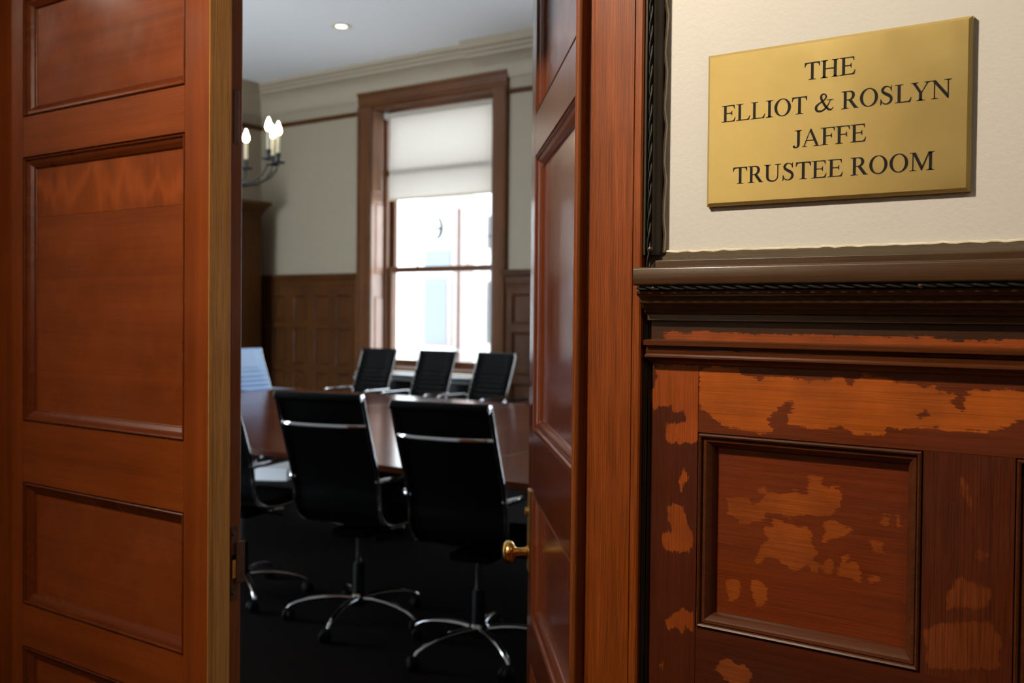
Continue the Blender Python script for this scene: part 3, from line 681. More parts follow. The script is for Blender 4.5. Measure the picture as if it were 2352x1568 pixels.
# reeded bed moulding under the shelf
bed = [(0.0, 1.4545), (-0.0490, 1.4545), (-0.0515, 1.4525), (-0.0510, 1.4495), (-0.0480, 1.4465), (-0.0430, 1.4450), (-0.0425, 1.4430)]
for k in range(3):
    yc, zc = -0.0385 + 0.0062 * k, 1.4420 - 0.0058 * k
    bed += arc(yc, zc - 0.0018, 0.0036, 170, 300, 6)
bed += [(-0.0205, 1.4240), (-0.0205, 1.4165), (-0.0125, 1.4150), (0.0, 1.4150)]
profile_x(bed, WX0 - 0.001, WX1).build('bed_moulding', M['cap'], cp, smooth=True, angle=30)
shelf = [(0.0, 1.4820), (-0.0560, 1.4820)] + arc(-0.0572, 1.4785, 0.0035, 90, 170, 5) + arc(-0.0578, 1.4625, 0.0030, 190, 265, 4) + [(-0.0300, 1.4590), (0.0, 1.4590)]
profile_x(shelf, WX0 - 0.001, WX1).build('shelf_nosing', M['cap'], cp, smooth=True, angle=40)
BX('upper_fillet', M['cap'], cp, WX0 + 0.006, WX1, -0.0150, 0.0, 1.4822, 1.4925, 0.0008)
fil = [(0.0, 1.5035), (-0.0030, 1.5035), (-0.0050, 1.5000), (-0.0095, 1.4965), (-0.0120, 1.4928), (0.0, 1.4928)]
profile_x(fil, -0.585, WX1).build('top_cove', M['cap_top'], cp, smooth=True)
rd = [(-0.583 + 1.1 * i / 160, -0.0022, 1.5040 + 0.0010 * math.sin(i * 1.7) * random.random()) for i in range(161)]
MB().tube(rd, 0.0016, 6).build('paint_ridge', M['plaster_edge'], cp, smooth=True)

# ---- twisted cable under the shelf and beside the casing, pinned with round heads
cb = tag(empty('twisted_cable', (-0.594, -0.05, 1.4565)), 'black twisted two-strand cable tucked under the cap rail', 'cable')
def helix(n, fn, pitch, r, ph):
    out = []
    for i in range(n + 1):
        t = i / n
        c, u_, w_, s_ = fn(t)
        a = 2 * math.pi * s_ / pitch + ph
        out.append(tuple(c[k] + r * (math.cos(a) * u_[k] + math.sin(a) * w_[k]) for k in range(3)))
    return out
def hor(t):
    s_ = 0.92 * t
    amp = max(0.6, 1.0 - t * 0.6)
    return ((-0.592 + s_, -0.0545, 1.4567), (0, 0.9, 0), (0, 0, 0.9 * amp), s_)
for ph in (0, math.pi):
    at(MB().tube(helix(520, hor, 0.034, 0.0020, ph), 0.0017, 8).build('strand', M['cable'], cb, smooth=True), cb)
cb2 = tag(empty('twisted_cable', (-0.5935, -0.02, 1.50)), 'black twisted cable running up the dark band beside the casing', 'cable')
def ver(t):
    s_ = 0.85 * t
    return ((-0.5945 + 0.0008 * math.sin(9 * t), -0.0215, 1.484 + s_), (1, 0, 0), (0, 1, 0), s_)
for ph in (0, math.pi):
    at(MB().tube(helix(480, ver, 0.050, 0.0016, ph), 0.0015, 6).build('strand', M['cable'], cb2, smooth=True), cb2)
for lab, p in (('round cable nail under the cap rail next to the casing', (-0.570, -0.0535, 1.4563)), ('round cable nail under the cap rail below the plaque', (-0.256, -0.0535, 1.4563)), ('round cable nail on the dark band at the plaster corner', (-0.591, -0.0235, 1.5065))):
    o = MB().lathe([(0.0036, 0.0), (0.0036, 0.0012), (0.0030, 0.0028), (0.0014, 0.0038), (0.0002, 0.0040)], 12, lambda q: (q[0], -q[2], q[1])).build('cable_nail', M['nail'], None, smooth=True, loc=p)
    tag(o, lab, 'nail', 'cable nails')

# ================================================================ trustee room shell
RX0, RX1, RY1, RZ = -9.27, 2.60, 6.75, 4.06
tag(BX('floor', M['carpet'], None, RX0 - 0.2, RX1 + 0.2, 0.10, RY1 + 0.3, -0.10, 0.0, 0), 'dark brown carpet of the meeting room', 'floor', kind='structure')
tag(BX('ceiling', M['room_ceiling'], None, RX0 - 0.2, RX1 + 0.2, 0.0, RY1 + 0.5, RZ, RZ + 0.1, 0), 'white meeting room ceiling above the window', 'ceiling', kind='structure')
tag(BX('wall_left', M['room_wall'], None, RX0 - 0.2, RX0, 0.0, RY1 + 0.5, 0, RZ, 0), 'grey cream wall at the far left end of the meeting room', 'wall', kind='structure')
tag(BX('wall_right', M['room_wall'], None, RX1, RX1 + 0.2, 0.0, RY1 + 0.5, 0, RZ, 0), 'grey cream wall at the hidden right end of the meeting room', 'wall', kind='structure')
mb = MB()
mb.box(RX0 - 0.1, RX1 + 0.1, 0.0, 0.10, 3.0, RZ)
tag(mb.build('wall_over_corridor', M['room_wall']), 'wall above the corridor ceiling level on the door side', 'wall', kind='structure')
WZ0, WZ1 = 0.80, 3.66
mb = MB()
xs = [RX0] + [x for w in WINDOWS for x in w] + [RX1]
for i in range(0, len(xs), 2):
    mb.box(xs[i], xs[i + 1], RY1, RY1 + 0.40, 0, RZ)
for w in WINDOWS:
    mb.box(w[0], w[1], RY1, RY1 + 0.40, 0, WZ0)
    mb.box(w[0], w[1], RY1, RY1 + 0.40, WZ1, RZ)
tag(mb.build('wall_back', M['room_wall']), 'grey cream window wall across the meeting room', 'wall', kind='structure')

# ---- cornice and picture rail
crn = [(0.0, 3.740), (-0.020, 3.740), (-0.025, 3.765), (-0.035, 3.775), (-0.040, 3.800)] + arc(-0.20, 3.80, 0.16, 0, 80, 8)[1:] + [(-0.185, 3.985), (-0.215, 3.990), (-0.220, 4.015), (-0.260, 4.020), (-0.262, 4.060), (0.0, 4.060)]
c1 = tag(empty('trim_5', (0, 0, 0)), 'pale plaster cornice along the meeting room ceiling', 'cornice', kind='structure')
profile_x([(RY1 + y, z) for y, z in crn], RX0, RX1).build('back_length', M['cornice'], c1, smooth=True, angle=35)
MB().prism([(RX0 - y, z) for y, z in crn], 0.1, RY1, lambda p, a: (p[0], a, p[1])).build('side_length', M['cornice'], c1, smooth=True, angle=35)
profile_x([(RY1 + y * 1.28 - 0.012, z - 0.035 if z < 4.05 else z) for y, z in crn if z > 3.9] + [(RY1, 4.06), (RY1, 3.94)], -6.02, RX1).build('projecting_length', M['cornice'], c1)
pr = tag(empty('trim_6', (0, 0, 0)), 'thin dark wooden picture rail high on the meeting room walls', 'picture rail', kind='structure')
prf = [(0.0, 3.578), (-0.018, 3.580), (-0.026, 3.592), (-0.022, 3.606), (-0.028, 3.622), (0.0, 3.622)]
xr = [RX0, -7.66, -5.70, RX1]
for a, c in ((xr[0], xr[1]), (xr[2], xr[3])):
    profile_x([(RY1 + y, z) for y, z in prf], a, c).build('rail_length', M['room_h'], pr)
MB().prism([(RX0 - y, z) for y, z in prf], 0.1, RY1, lambda p, a: (p[0], a, p[1])).build('rail_length', M['room_h'], pr)

# ---- wainscot of the window wall: frame of rails and uprights, recessed panels, cap
def room_wainscot(name, label, x0, x1, cols):
    w = tag(empty(name, (0, 0, 0)), label, 'wainscot', kind='structure')
    yf = RY1 - 0.030
    capp = [(RY1, 1.690), (yf - 0.004, 1.690), (yf - 0.008, 1.705), (yf - 0.004, 1.720), (yf - 0.010, 1.735), (yf - 0.012, 1.800), (yf - 0.030, 1.820), (yf - 0.034, 1.845), (yf - 0.045, 1.850), (yf - 0.045, 1.868), (RY1, 1.868)]
    profile_x(capp, x0, x1).build('cap', M['room_h'], w, smooth=True, angle=30)
    rows = [(1.338, 1.644), (0.846, 1.273), (0.26, 0.776)]
    zs = [1.690] + [z for r in rows for z in (r[1], r[0])] + [0.0]
    for i in range(0, len(zs), 2):
        BX('rail', M['room_h'], w, x0, x1, yf, RY1, zs[i + 1], zs[i], 0.002)
    xx = [x0] + [x for c in cols for x in c] + [x1]
    for r in rows:
        for i in range(0, len(xx), 2):
            if xx[i + 1] - xx[i] > 0.004:
                BX('upright', M['room_v'], w, xx[i], xx[i + 1], yf + 0.0005, RY1, r[0], r[1], 0.002)
        for c in cols:
            BX('panel', M['room_v'], w, c[0], c[1], RY1 - 0.010, RY1 - 0.001, r[0], r[1], 0)
            moulding_frame(w, M['room_v'], c[0], c[1], r[0], r[1], yf, [(0, 0), (0.002, -0.004), (0.010, -0.005), (0.014, 0.001), (0.024, 0.006), (0.030, 0.019)])
    return w
room_wainscot('trim_7', 'brown oak panelled wainscot left of the window', RX0, -7.66, [(-9.034, -8.811), (-8.679, -8.456), (-8.336, -8.093), (-7.991, -7.743)])
room_wainscot('trim_8', 'brown oak panelled wainscot right of the window', -5.70, -3.95, [(-5.60, -5.36), (-5.24, -5.00), (-4.88, -4.64), (-4.52, -4.28)])
BXp = BX('trim_10', M['room_v'], None, RX0, RX0 + 0.03, 0.1, 4.9, 0, 1.868)
tag(BXp, 'brown oak wainscot on the end wall of the meeting room', 'wainscot', kind='structure')

# ---- doorcase standing in the far left corner
dc = tag(empty('door_3', (0, 0, 0)), 'dark oak doorcase with a projecting crown in the far left corner', 'doorcase', kind='structure')
BX('pilaster', M['room_v'], dc, RX0, -8.965, 6.10, 6.50, 0, 2.545, 0.004)
BX('pilaster', M['room_v'], dc, RX0, -8.965, 4.90, 5.22, 0, 2.545, 0.004)
BX('lintel', M['room_h'], dc, RX0, -8.985, 5.22, 6.10, 2.20, 2.545, 0.004)
BX('door_panel', M['room_v'], dc, RX0, -9.10, 5.22, 6.10, 0, 2.20, 0.004)
BX('corner_block', M['room_v'], dc, -8.967, -8.950, 6.16, 6.44, 2.37, 2.46, 0.004)
crown = [(RX0, 2.545), (-8.945, 2.545), (-8.935, 2.575), (-8.905, 2.590), (-8.880, 2.600), (-8.820, 2.640), (-8.790, 2.645), (-8.785, 2.680), (RX0, 2.680)]
MB().prism(crown, 4.86, 6.50, lambda p, a: (p[0], a, p[1])).build('crown', M['room_h'], dc, smooth=True, angle=30)

# ================================================================ windows
def window(name, label, x0, x1, detail=True):
    w = tag(empty(name, (0, 0, 0)), label, 'window', kind='structure')
    c = 0.19
    prof_v = [(0.0, 0.0), (0.0, -0.050), (0.012, -0.058), (0.035, -0.056), (0.045, -0.042), (0.060, -0.040), (0.140, -0.038), (0.150, -0.030), (0.172, -0.030), (0.185, -0.022), (0.190, -0.010), (0.190, 0.0)]
    MB().prism([(x0 - c + a, RY1 + y) for a, y in prof_v], 0.0, 3.655, lambda p, a: (p[0], p[1], a)).build('side_casing', M['win_v'], w, smooth=True, angle=30)
    MB().prism([(x1 + c - a, RY1 + y) for a, y in prof_v], 0.0, 3.655, lambda p, a: (p[0], p[1], a)).build('side_casing', M['win_v'], w, smooth=True, angle=30)
    MB().prism([(RY1 + y * 1.02, 3.812 - a * 0.825) for a, y in prof_v], x0 - c, x1 + c, lambda p, a: (a, p[0], p[1])).build('head_casing', M['win_h'], w, smooth=True, angle=30)
    # deep lining with a shutter panel on each side
    for s_, xx in ((1, x0), (-1, x1)):
        MB().prism([(xx, RY1), (xx + s_ * 0.035, RY1 + 0.185), (xx + s_ * 0.035, RY1 + 0.21), (xx - s_ * 0.01, RY1 + 0.21), (xx - s_ * 0.01, RY1)], 0.80, 3.66, lambda p, a: (p[0], p[1], a)).build('reveal_lining', M['reveal_daylit'], w)
        if detail:
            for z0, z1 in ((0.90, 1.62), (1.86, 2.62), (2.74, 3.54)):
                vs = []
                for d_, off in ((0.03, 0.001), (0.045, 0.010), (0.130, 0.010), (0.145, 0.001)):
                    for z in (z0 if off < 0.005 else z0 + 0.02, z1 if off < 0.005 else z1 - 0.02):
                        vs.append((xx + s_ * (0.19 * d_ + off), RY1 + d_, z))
                MB().add(vs, [(0, 1, 3, 2), (2, 3, 5, 4), (4, 5, 7, 6), (0, 2, 4, 6), (1, 3, 5, 7)]).build('shutter_panel', M['reveal_daylit'], w)
        BX('parting_stop', M['win_v'], w, min(xx + s_ * 0.035, xx + s_ * 0.075), max(xx + s_ * 0.035, xx + s_ * 0.075), RY1 + 0.150, RY1 + 0.195, 0.83, 3.62)
    BX('head_lining', M['win_h'], w, x0, x1, RY1, RY1 + 0.21, 3.62, 3.66)
    # sashes
    a0, a1 = x0 + 0.070, x1 - 0.070
    yl, yu = RY1 + 0.175, RY1 + 0.225
    def sash(nm, z0, z1, y0, y1, st, bot, top):
        s_ = BX(nm, M['win_v'], w, a0, a0 + st, y0, y1, z0, z1, 0.003)
        BX('sash_stile', M['win_v'], s_, a1 - st, a1, y0, y1, z0, z1, 0.003)
        BX('sash_rail', M['win_h'], s_, a0 + st, a1 - st, y0, y1, z0, z0 + bot, 0.003)
        BX('sash_rail', M['win_h'], s_, a0 + st, a1 - st, y0, y1, z1 - top, z1, 0.003)
        BX('pane', M['glass'], s_, a0 + st - 0.002, a1 - st + 0.002, (y0 + y1) / 2 - 0.002, (y0 + y1) / 2 + 0.002, z0 + bot - 0.002, z1 - top + 0.002, 0)
        return s_
    sash('lower_sash', 0.868, 1.938, yl, yl + 0.045, 0.062, 0.072, 0.060)
    sash('upper_sash', 1.880, 3.620, yu, yu + 0.045, 0.055, 0.060, 0.080)
    BX('transom_bar', M['win_h'], w, a0, a1, yu - 0.060, yu + 0.050, 2.922, 2.998, 0.003)
    for fx in (0.28, 0.74):
        MB().lathe([(0.012, 0), (0.012, 0.008), (0.006, 0.014), (0.006, 0.020)], 10, lambda p, fx=fx: (a0 + (a1 - a0) * fx + p[0], yl + 0.020 + p[1], 1.938 + p[2])).build('sash_fastener', M['goldplate'], w)
    BX('outer_frame', M['win_v'], w, x0 - 0.01, a0, yl + 0.05, yu + 0.09, 0.83, 3.66, 0.002)
    BX('outer_frame', M['win_v'], w, a1, x1 + 0.01, yl + 0.05, yu + 0.09, 0.83, 3.66, 0.002)
    BX('sill', M['win_h'], w, x0 - 0.02, x1 + 0.02, RY1 - 0.055, RY1 + 0.30, 0.832, 0.866, 0.004)
    return w
window('window_1', 'tall brown oak sash window with a cream roller blind half down', *WINDOWS[0])
window('window_2', 'tall oak sash window hidden behind the open door leaf', *WINDOWS[1], detail=False)
window('window_3', 'tall oak sash window at the hidden right end of the room', *WINDOWS[2], detail=False)

bl = tag(empty('roller_blind', (-6.665, RY1 + 0.10, 3.56)), 'cream roller blind drawn over the upper third of the window', 'blind')
bx0, bx1, by = WINDOWS[0][0] + 0.078, WINDOWS[0][1] - 0.078, RY1 + 0.158
mb = MB(); vs = []; n_ = 24
for i in range(n_ + 1):
    z = 3.575 - (3.575 - 2.675) * i / n_
    for x in (bx0 + 0.02, bx1 - 0.02):
        vs.append((x, by + 0.004 * math.sin(i * 0.25), z))
mb.add(vs, [(2 * i, 2 * i + 1, 2 * i + 3, 2 * i + 2) for i in range(n_)])
at(mb.build('blind_cloth', M['blind'], bl, smooth=True), bl)
at(MB().tube([(bx0, by - 0.029, 3.572), (bx1, by - 0.029, 3.572)], 0.028, 14).build('roller', M['blind'], bl, smooth=True, angle=60), bl)
for x in (bx0 - 0.004, bx1 - 0.004):
    at(BX('bracket', M['white_metal'], bl, x, x + 0.008, by - 0.062, by + 0.005, 3.535, 3.612, 0.001), bl)
at(BX('bottom_bar', M['candle'], bl, bx0 + 0.018, bx1 - 0.018, by - 0.006, by + 0.006, 2.655, 2.677, 0.003), bl)

rc = tag(empty('radiator_cover', (-6.665, RY1 - 0.14, 0)), 'dark radiator cover with white shelf slats under the window', 'radiator')
for z0, z1, y0 in ((0.795, 0.812, -0.30), (0.752, 0.770, -0.32)):
    at(BX('shelf_slat', M['white_metal'], rc, -7.42, -5.92, RY1 + y0, RY1 - 0.002, z0, z1, 0.004), rc)
at(BX('cover_body', M['radiator'], rc, -7.40, -5.94, RY1 - 0.27, RY1 - 0.032, 0.0, 0.750, 0.006), rc)
for k in range(9):
    at(BX('grille_slat', M['radiator'], rc, -7.34, -6.00, RY1 - 0.282, RY1 - 0.268, 0.10 + 0.068 * k, 0.135 + 0.068 * k, 0.004), rc)

# ================================================================ outside
ex = tag(empty('building', (-9.5, 10.5, 0)), 'sunlit pale building across the courtyard seen through the window', 'building')
def EX(nm, mt_, x0, x1, y0, y1, z0, z1, par=None, bev=0.004):
    o = BX(nm, mt_, par or ex, x0, x1, y0, y1, z0, z1, bev)
    o.location = -Vector(ex.location) if par is None else (0, 0, 0)
    return o
EX('wall', M['facade'], -14, -9.15, 10.5, 10.9, -1, 6.5)
EX('wall', M['facade'], -8.78, -3.5, 10.62, 10.9, -1, 6.5)
EX('lintel_course', M['facade_pink'], -9.92, -9.15, 10.47, 10.5, 2.98, 3.22)
for k in range(9):
    EX('quoin', M['facade'], -10.30 + 0.0, -10.12 + (0.05 if k % 2 else 0), 10.475, 10.5, 0.10 + 0.40 * k, 0.47 + 0.40 * k)
EX('column', M['facade_pink'], -9.13, -8.90, 10.38, 10.6, -1, 4.2)
EX('corner_pier', M['facade'], -8.90, -8.78, 10.40, 10.62, -1, 6.5)
EX('drainpipe', M['facade_pink'], -9.30, -9.22, 10.42, 10.5, -1, 3.0)
for x0, x1, z0, z1 in ((-9.89, -9.44, 0.99, 1.98), (-9.88, -9.37, 2.15, 2.40)):
    f_ = EX('window_frame', M['facade_pink'], x0 - 0.01, x1 + 0.09, 10.46, 10.5, z0 - 0.03, z1 + 0.03)
    EX('window_pane', M['facade_pane'], x0, x1, 10.452, 10.462, z0, z1, f_, 0)
EX('window_ledge', M['facade'], -10.1, -9.2, 10.32, 10.5, 0.86, 0.93)
for z0, z1 in ((2.60, 2.86), (2.44, 2.57), (1.04, 1.90)):
    f_ = EX('window_frame', M['facade_pink'], -8.76, -7.9, 10.57, 10.62, z0 - 0.03, z1 + 0.03)
    EX('window_pane', M['facade_pane'], -8.74, -7.92, 10.562, 10.572, z0, z1, f_, 0)
wl = tag(empty('wall_lamp', (-9.66, 10.5, 2.74)), 'oval bulkhead lamp on the pale building outside the window', 'lamp')
def ovl(p): return (p[0] * 0.62, -p[2], p[1])
MB().lathe([(0.165, 0.0), (0.165, 0.05), (0.150, 0.06)], 24, ovl).build('lamp_base', M['radiator'], wl, smooth=True, angle=40)
MB().lathe([(0.140, 0.06), (0.125, 0.10), (0.080, 0.13), (0.01, 0.14)], 24, ovl).build('lamp_glass', M['white_metal'], wl, smooth=True)
MB().box(-0.10, 0.10, -0.150, -0.05, -0.030, 0.005).build('guard_bar', M['radiator'], wl, 0.01)
tag(BX('ground', M['paving'], None, -16, 6, RY1 + 0.42, 10.5, -0.4, -0.3, 0), 'pale courtyard paving outside the window', 'ground', kind='structure')

# ================================================================ conference table
TZ, TT = 0.750, 0.030
tb = tag(empty('conference_table', (-3.3, 3.6, 0)), 'large reddish brown veneered conference table with rounded corners', 'table')
TX = [-6.82, -5.82, -5.06, -4.30, -3.54, -2.78, -2.02, -1.26, -0.50, 0.20]
TY = [2.12, 3.60, 5.08]
gp = 0.002
for i in range(len(TX) - 1):
    for j in range(2):
        x0, x1, y0, y1 = TX[i] + gp, TX[i + 1] - gp, TY[j] + gp, TY[j + 1] - gp
        R_ = 0.34
        out = []
        cs = [(x0, y0, 180), (x1, y0, 270), (x1, y1, 0), (x0, y1, 90)]
        rnd = {(0, 0): 0, (0, 1): 3, (len(TX) - 2, 0): 1, (len(TX) - 2, 1): 2}.get((i, j))
        for k, (x, y, a0) in enumerate(cs):
            if k == rnd:
                cx = x + (R_ if k in (0, 3) else -R_); cy = y + (R_ if k in (0, 1) else -R_)
                out += arc(cx, cy, R_, a0, a0 + 90, 12)
            else:
                out.append((x, y))
        o = profile_z(out, TZ - TT, TZ).build('top_segment', M['table_a'] if (i + j) % 2 else M['table_b'], tb, 0.0015)
        at(o, tb)
for x in (-4.4, -1.7):
    p_ = at(BX('pedestal', M['black'], tb, x - 0.15, x + 0.15, 3.40, 3.80, 0.0, TZ - TT - 0.001, 0.01), tb)

# ================================================================ chairs
BACK = [(-0.352, 1.062), (-0.338, 1.020), (-0.317, 0.960), (-0.290, 0.890), (-0.256, 0.805), (-0.224, 0.720), (-0.207, 0.655), (-0.203, 0.600), (-0.194, 0.550)]
SEAT = [(-0.194, 0.550), (-0.172, 0.512), (-0.130, 0.488), (-0.070, 0.474), (0.040, 0.468), (0.140, 0.472), (0.240, 0.480), (0.320, 0.486), (0.352, 0.480), (0.372, 0.462), (0.378, 0.440)]
def resample(pts, step):
    out = [pts[0]]
    q = [pts[0]] + list(pts) + [pts[-1]]
    for i in range(1, len(q) - 2):
        n = max(1, int(math.dist(q[i], q[i + 1]) / step))
        for k in range(1, n + 1):
            t = k / n
            out.append(tuple(0.5 * ((2 * q[i][j]) + (-q[i - 1][j] + q[i + 1][j]) * t + (2 * q[i - 1][j] - 5 * q[i][j] + 4 * q[i + 1][j] - q[i + 2][j]) * t * t + (-q[i - 1][j] + 3 * q[i][j] - 3 * q[i + 1][j] + q[i + 2][j]) * t ** 3) for j in range(2)))
    return out
def sling(pts, s0, rib_from, rib_to, hw=0.208, th=0.010):
    """padded strip with stitched cross ribs on its front"""
    P = resample(pts, 0.006)
    xs_ = [-hw, -hw * 0.985, -hw * 0.5, 0, hw * 0.5, hw * 0.985, hw]
    F, B, L = [], [], s0
    for i, p in enumerate(P):
        if i: L += math.dist(P[i - 1], p)
        a, c = P[max(i - 1, 0)], P[min(i + 1, len(P) - 1)]
        d_ = (c[0] - a[0], c[1] - a[1]); l_ = math.hypot(*d_) or 1
        n_ = (-d_[1] / l_, d_[0] / l_)
        if n_[0] * 0.8 + n_[1] * 0.6 < 0: n_ = (-n_[0], -n_[1])
        rib = 0.017 * (abs(math.sin(math.pi * (L - rib_from) / 0.046)) ** 0.5) if rib_from < L < rib_to else 0.010
        bow = [0, 0.0, 0.004, 0.006, 0.004, 0.0, 0]
        for k, x in enumerate(xs_):
            t_ = rib if 0 < k < 6 else rib * 0.35
            F.append((x, p[0] + n_[0] * t_ - bow[k] * 0.8 * n_[0], p[1] + n_[1] * t_ - bow[k] * 0.8 * n_[1]))
            B.append((x, p[0] - n_[0] * (th * 0.5 + bow[k]), p[1] - n_[1] * (th * 0.5 + bow[k])))
    n, w = len(P), len(xs_)
    fs = []
    for i in range(n - 1):
        for k in range(w - 1):
            a = i * w + k
            fs.append((a, a + 1, a + w + 1, a + w))
            fs.append((n * w + a, n * w + a + w, n * w + a + w + 1, n * w + a + 1))
        for k in (0, w - 1):
            a = i * w + k
            fs.append((a, a + w, n * w + a + w, n * w + a))
    for i in (0, n - 1):
        for k in range(w - 1):
            a = i * w + k
            fs.append((a, a + 1, n * w + a + 1, n * w + a))
    return MB().add(F + B, fs), L
def make_chair(leather, base_rot):
    r = empty('conference_chair')
    sb_, L = sling(BACK, 0.0, 0.175, 9.0)
    sb_.build('backrest', leather, r, smooth=True, angle=80)
    ss_, L2 = sling(SEAT, L, L + 0.0, L + 0.50)
    ss_.build('seat', leather, r, smooth=True, angle=80)
    MB().tube([(-0.212, -0.360, 1.066), (-0.10, -0.367, 1.066), (0, -0.369, 1.066), (0.10, -0.367, 1.066), (0.212, -0.360, 1.066)], 0.0200, 16).build('head_roll', leather, r, smooth=True, angle=60)
    side = resample(BACK + SEAT[1:], 0.02)
    for s_ in (-1, 1):
        pts = [(s_ * 0.216, p[0] - 0.004, p[1]) for p in side]
        fr = MB().tube(pts, 0.0100, 8, 0.9).build('side_frame', M['chrome'], r, smooth=True, angle=60)
        MB().lathe([(0.0185, 0), (0.0185, 0.007), (0.010, 0.010)], 14, lambda p, s_=s_: (s_ * (0.210 + p[2]), -0.360 + p[0], 1.066 + p[1])).build('end_cap', M['chrome'], fr, smooth=True, angle=40)
        arm = [(s_ * 0.222, -0.215, 0.690), (s_ * 0.240, -0.208, 0.698), (s_ * 0.250, -0.185, 0.699), (s_ * 0.250, 0.110, 0.699), (s_ * 0.250, 0.155, 0.697), (s_ * 0.249, 0.182, 0.683), (s_ * 0.247, 0.195, 0.655), (s_ * 0.243, 0.195, 0.610), (s_ * 0.236, 0.175, 0.550), (s_ * 0.226, 0.150, 0.500), (s_ * 0.218, 0.145, 0.480)]
        ar = MB().tube(arm, 0.0125, 8).build('armrest', M['chrome'], r, smooth=True, angle=60)
        MB().lathe([(0.009, 0), (0.009, 0.028)], 10, lambda p, s_=s_: (s_ * (0.205 + p[2]), -0.215 + p[0], 0.690 + p[1])).build('arm_bolt', M['chrome'], ar)
    cbp = []
    for k in range(13):
        t = -1 + 2 * k / 12
        cbp.append((0.214 * t, -0.318 - 0.052 * (1 - abs(t) ** 3), 0.942))
    MB().tube(cbp, 0.0050, 8, 2.0).build('crossbar', M['chrome'], r, smooth=True)
    MB().tube([(0.214 * (-1 + k / 6), 0.03, 0.452 - 0.025 * (1 - (-1 + k / 6) ** 2)) for k in range(13)], 0.010, 8).build('seat_bar', M['chrome'], r, smooth=True)
    MB().box(-0.09, 0.09, -0.10, 0.13, 0.405, 0.440).build('tilt_plate', M['black'], r, 0.008)
    MB().tube([(0.09, 0.03, 0.42), (0.19, 0.03, 0.418), (0.215, 0.03, 0.415)], 0.005, 6).build('lever', M['black'], r)
    MB().lathe([(0.0145, 0.27), (0.0145, 0.41)], 14).build('gas_post', M['chrome'], r, smooth=True, angle=40)
    MB().lathe([(0.028, 0.10), (0.028, 0.265), (0.024, 0.272), (0.016, 0.274)], 16).build('post_sleeve', M['rubber'], r, smooth=True, angle=40)
    MB().lathe([(0.030, 0.072), (0.042, 0.085), (0.044, 0.118), (0.034, 0.130)], 18).build('base_hub', M['chrome'], r, smooth=True, angle=40)
    for k in range(5):
        a = math.radians(base_rot + 72 * k)
        ca, sa = math.cos(a), math.sin(a)
        prof = [(0.030, 0.108, 0.019), (0.09, 0.113, 0.017), (0.16, 0.111, 0.0155), (0.23, 0.102, 0.014), (0.285, 0.088, 0.0125), (0.318, 0.072, 0.011), (0.330, 0.060, 0.0085)]
        lg = MB().tube([(q[0] * ca, q[0] * sa, q[1]) for q in prof], [q[2] for q in prof], 8, 0.7).build('leg', M['chrome'], r, smooth=True, angle=60)
        px, py = 0.330 * ca, 0.330 * sa
        w_ = MB()
        ta = a + 0.7 * (k + 1)
        tx, ty = math.cos(ta), math.sin(ta)
        for s_ in (-1, 1):
            w_.lathe([(0.010, 0.004), (0.0255, 0.004), (0.0275, 0.008), (0.0275, 0.018), (0.023, 0.023), (0.008, 0.024)], 16, lambda p, s_=s_: (px - 0.012 * ty + tx * s_ * p[2] - ty * p[0], py + 0.012 * tx + ty * s_ * p[2] + tx * p[0], 0.0278 + p[1]))
        w_.lathe([(0.006, 0.028), (0.006, 0.060)], 8, lambda p: (px + p[0], py + p[1], p[2]))
        w_.build('caster', M['rubber'], lg, smooth=True, angle=45)
    return r
def place(c, x, y, rot, label, group='black chairs round the conference table'):
    c.location = (x, y, 0)
    c.rotation_euler = (0, 0, math.radians(rot))
    tag(c, label, 'chair', group)
B1 = make_chair(M['leather'], 40 - 11)
place(B1, -2.51, 2.16, 11, 'black high-back chair nearest the open door leaf, back to the viewer')
B2 = make_chair(M['leather'], 2 - 14)
place(B2, -3.23, 2.19, 14, 'black high-back chair in the middle of the near side, back to the viewer')
c0 = copy_tree(B1)
place(c0, -4.00, 2.15, 13, 'black chair on the near side half hidden by the closed left door leaf')
for (x, y, rot, lab) in ((-6.775, 5.80, 184, 'black ribbed chair at the window left edge, leftmost on the far side'),
                         (-6.035, 5.80, 182, 'black ribbed chair before the middle of the window on the far side'),
                         (-5.366, 5.80, 178, 'black ribbed chair before the right edge of the window on the far side'),
                         (-4.64, 5.80, 181, 'black chair on the far side almost hidden by the open door leaf')):
    place(copy_tree(B2), x, y, rot, lab)
WH = make_chair(M['white_leather'], 20)
place(WH, -7.24, 5.15, -86, 'pale blue white ribbed chair at the far left corner of the table', 'pale chair at the table corner')

bxo = tag(empty('storage_box', (-6.66, 4.75, 0)), 'small white box on the floor seen under the table', 'box')
bxo.rotation_euler = (0, 0, math.radians(30))
MB().box(-0.14, 0.14, -0.24, 0.24, 0.001, 0.075).build('box_body', M['box_white'], bxo, 0.006)
MB().box(-0.144, 0.144, -0.244, 0.244, 0.076, 0.110).build('box_lid', M['box_white'], bxo, 0.006)

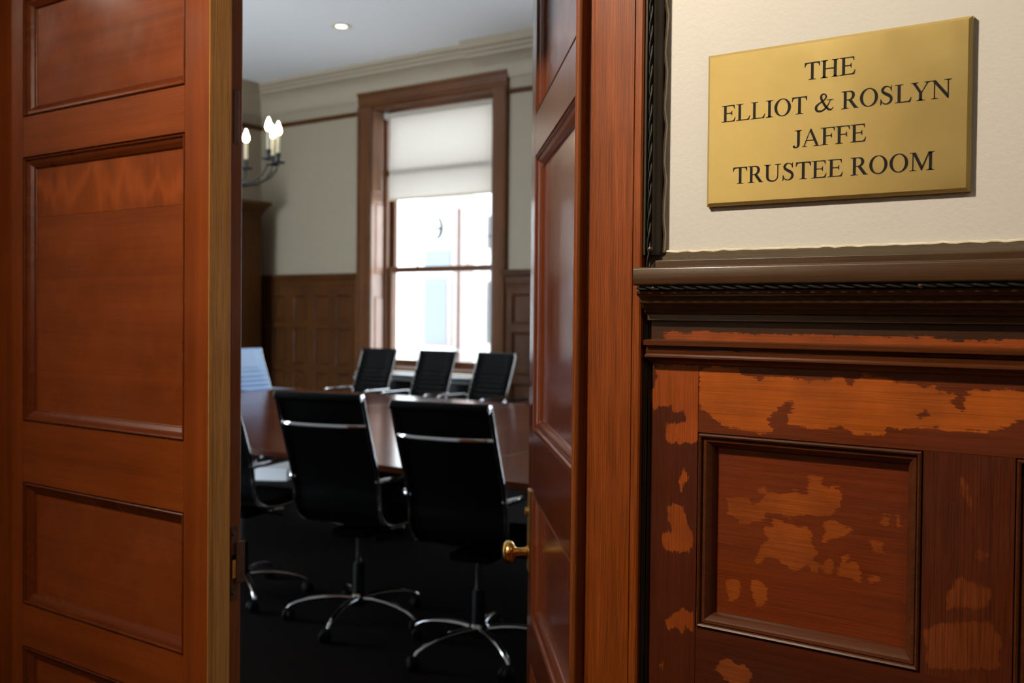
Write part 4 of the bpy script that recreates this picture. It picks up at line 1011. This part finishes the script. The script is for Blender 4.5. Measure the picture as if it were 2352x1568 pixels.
# ================================================================ chandelier and downlight
ch = tag(empty('chandelier', (-6.15, 3.65, 2.20)), 'dark iron chandelier with lit candle bulbs left of the window', 'chandelier')
CX, CY, BZ = -6.15, 3.65, 2.86
dirs = [(-12, 0.43), (9, 0.46), (27, 0.43), (73, 0.42), (112, 0.43), (150, 0.43), (190, 0.43), (228, 0.43), (250, 0.43)]
at(MB().tube([(CX, CY, 2.42), (CX, CY, RZ)], 0.014, 10).build('stem', M['iron'], ch), ch)
at(MB().lathe([(0.01, 2.36), (0.04, 2.38), (0.055, 2.42), (0.04, 2.47), (0.02, 2.52)], 16, lambda p: (CX + p[0], CY + p[1], p[2])).build('hub', M['iron'], ch, smooth=True), ch)
at(MB().lathe([(0.075, RZ - 0.001), (0.070, RZ - 0.03), (0.02, RZ - 0.05)], 20, lambda p: (CX + p[0], CY + p[1], p[2])).build('ceiling_rose', M['iron'], ch, smooth=True), ch)
for dg, rr in dirs:
    # angle measured from the camera's right-hand direction
    aa = CAM_YAW + math.radians(dg)
    ux, uy = math.cos(aa), math.sin(aa)
    pts = []
    for q in ((0.03, 2.44), (0.12, 2.395), (0.22, 2.375), (0.31, 2.395), (0.38, 2.44), (0.42, 2.50), (0.43, 2.56)):
        pts.append((CX + ux * q[0] * rr / 0.43, CY + uy * q[0] * rr / 0.43, q[1] + 0.01))
    a_ = at(MB().tube(pts, 0.008, 8).build('arm', M['iron'], ch, smooth=True), ch)
    ex_, ey_ = CX + ux * rr, CY + uy * rr
    f_ = lambda p: (ex_ + p[0], ey_ + p[1], p[2])
    MB().lathe([(0.010, 2.555), (0.052, 2.560), (0.055, 2.568), (0.014, 2.572), (0.014, 2.60), (0.021, 2.605), (0.021, 2.635), (0.012, 2.638)], 16, f_).build('drip_pan', M['iron'], a_, smooth=True, angle=40)
    MB().lathe([(0.0145, 2.632), (0.0145, 2.768), (0.010, 2.772)], 14, f_).build('candle_sleeve', M['candle'], a_, smooth=True, angle=40)
    MB().lathe([(0.010, 2.770), (0.022, 2.785), (0.0255, 2.800), (0.022, 2.822), (0.013, 2.845), (0.006, 2.866), (0.001, 2.874)], 14, f_).build('bulb', M['bulb'], a_, smooth=True)
dl = tag(empty('downlight', (-6.60, 5.40, RZ)), 'small lit recessed downlight in the white ceiling', 'downlight')
MB().lathe([(0.060, -0.001), (0.085, -0.003), (0.092, -0.010), (0.075, -0.014), (0.060, -0.006)], 28).build('trim_ring', M['lamp_ring'], dl, smooth=True)
MB().lathe([(0.060, -0.0005), (0.058, -0.004), (0.030, -0.010), (0.002, -0.012)], 28).build('lens', M['lamp'], dl, smooth=True)
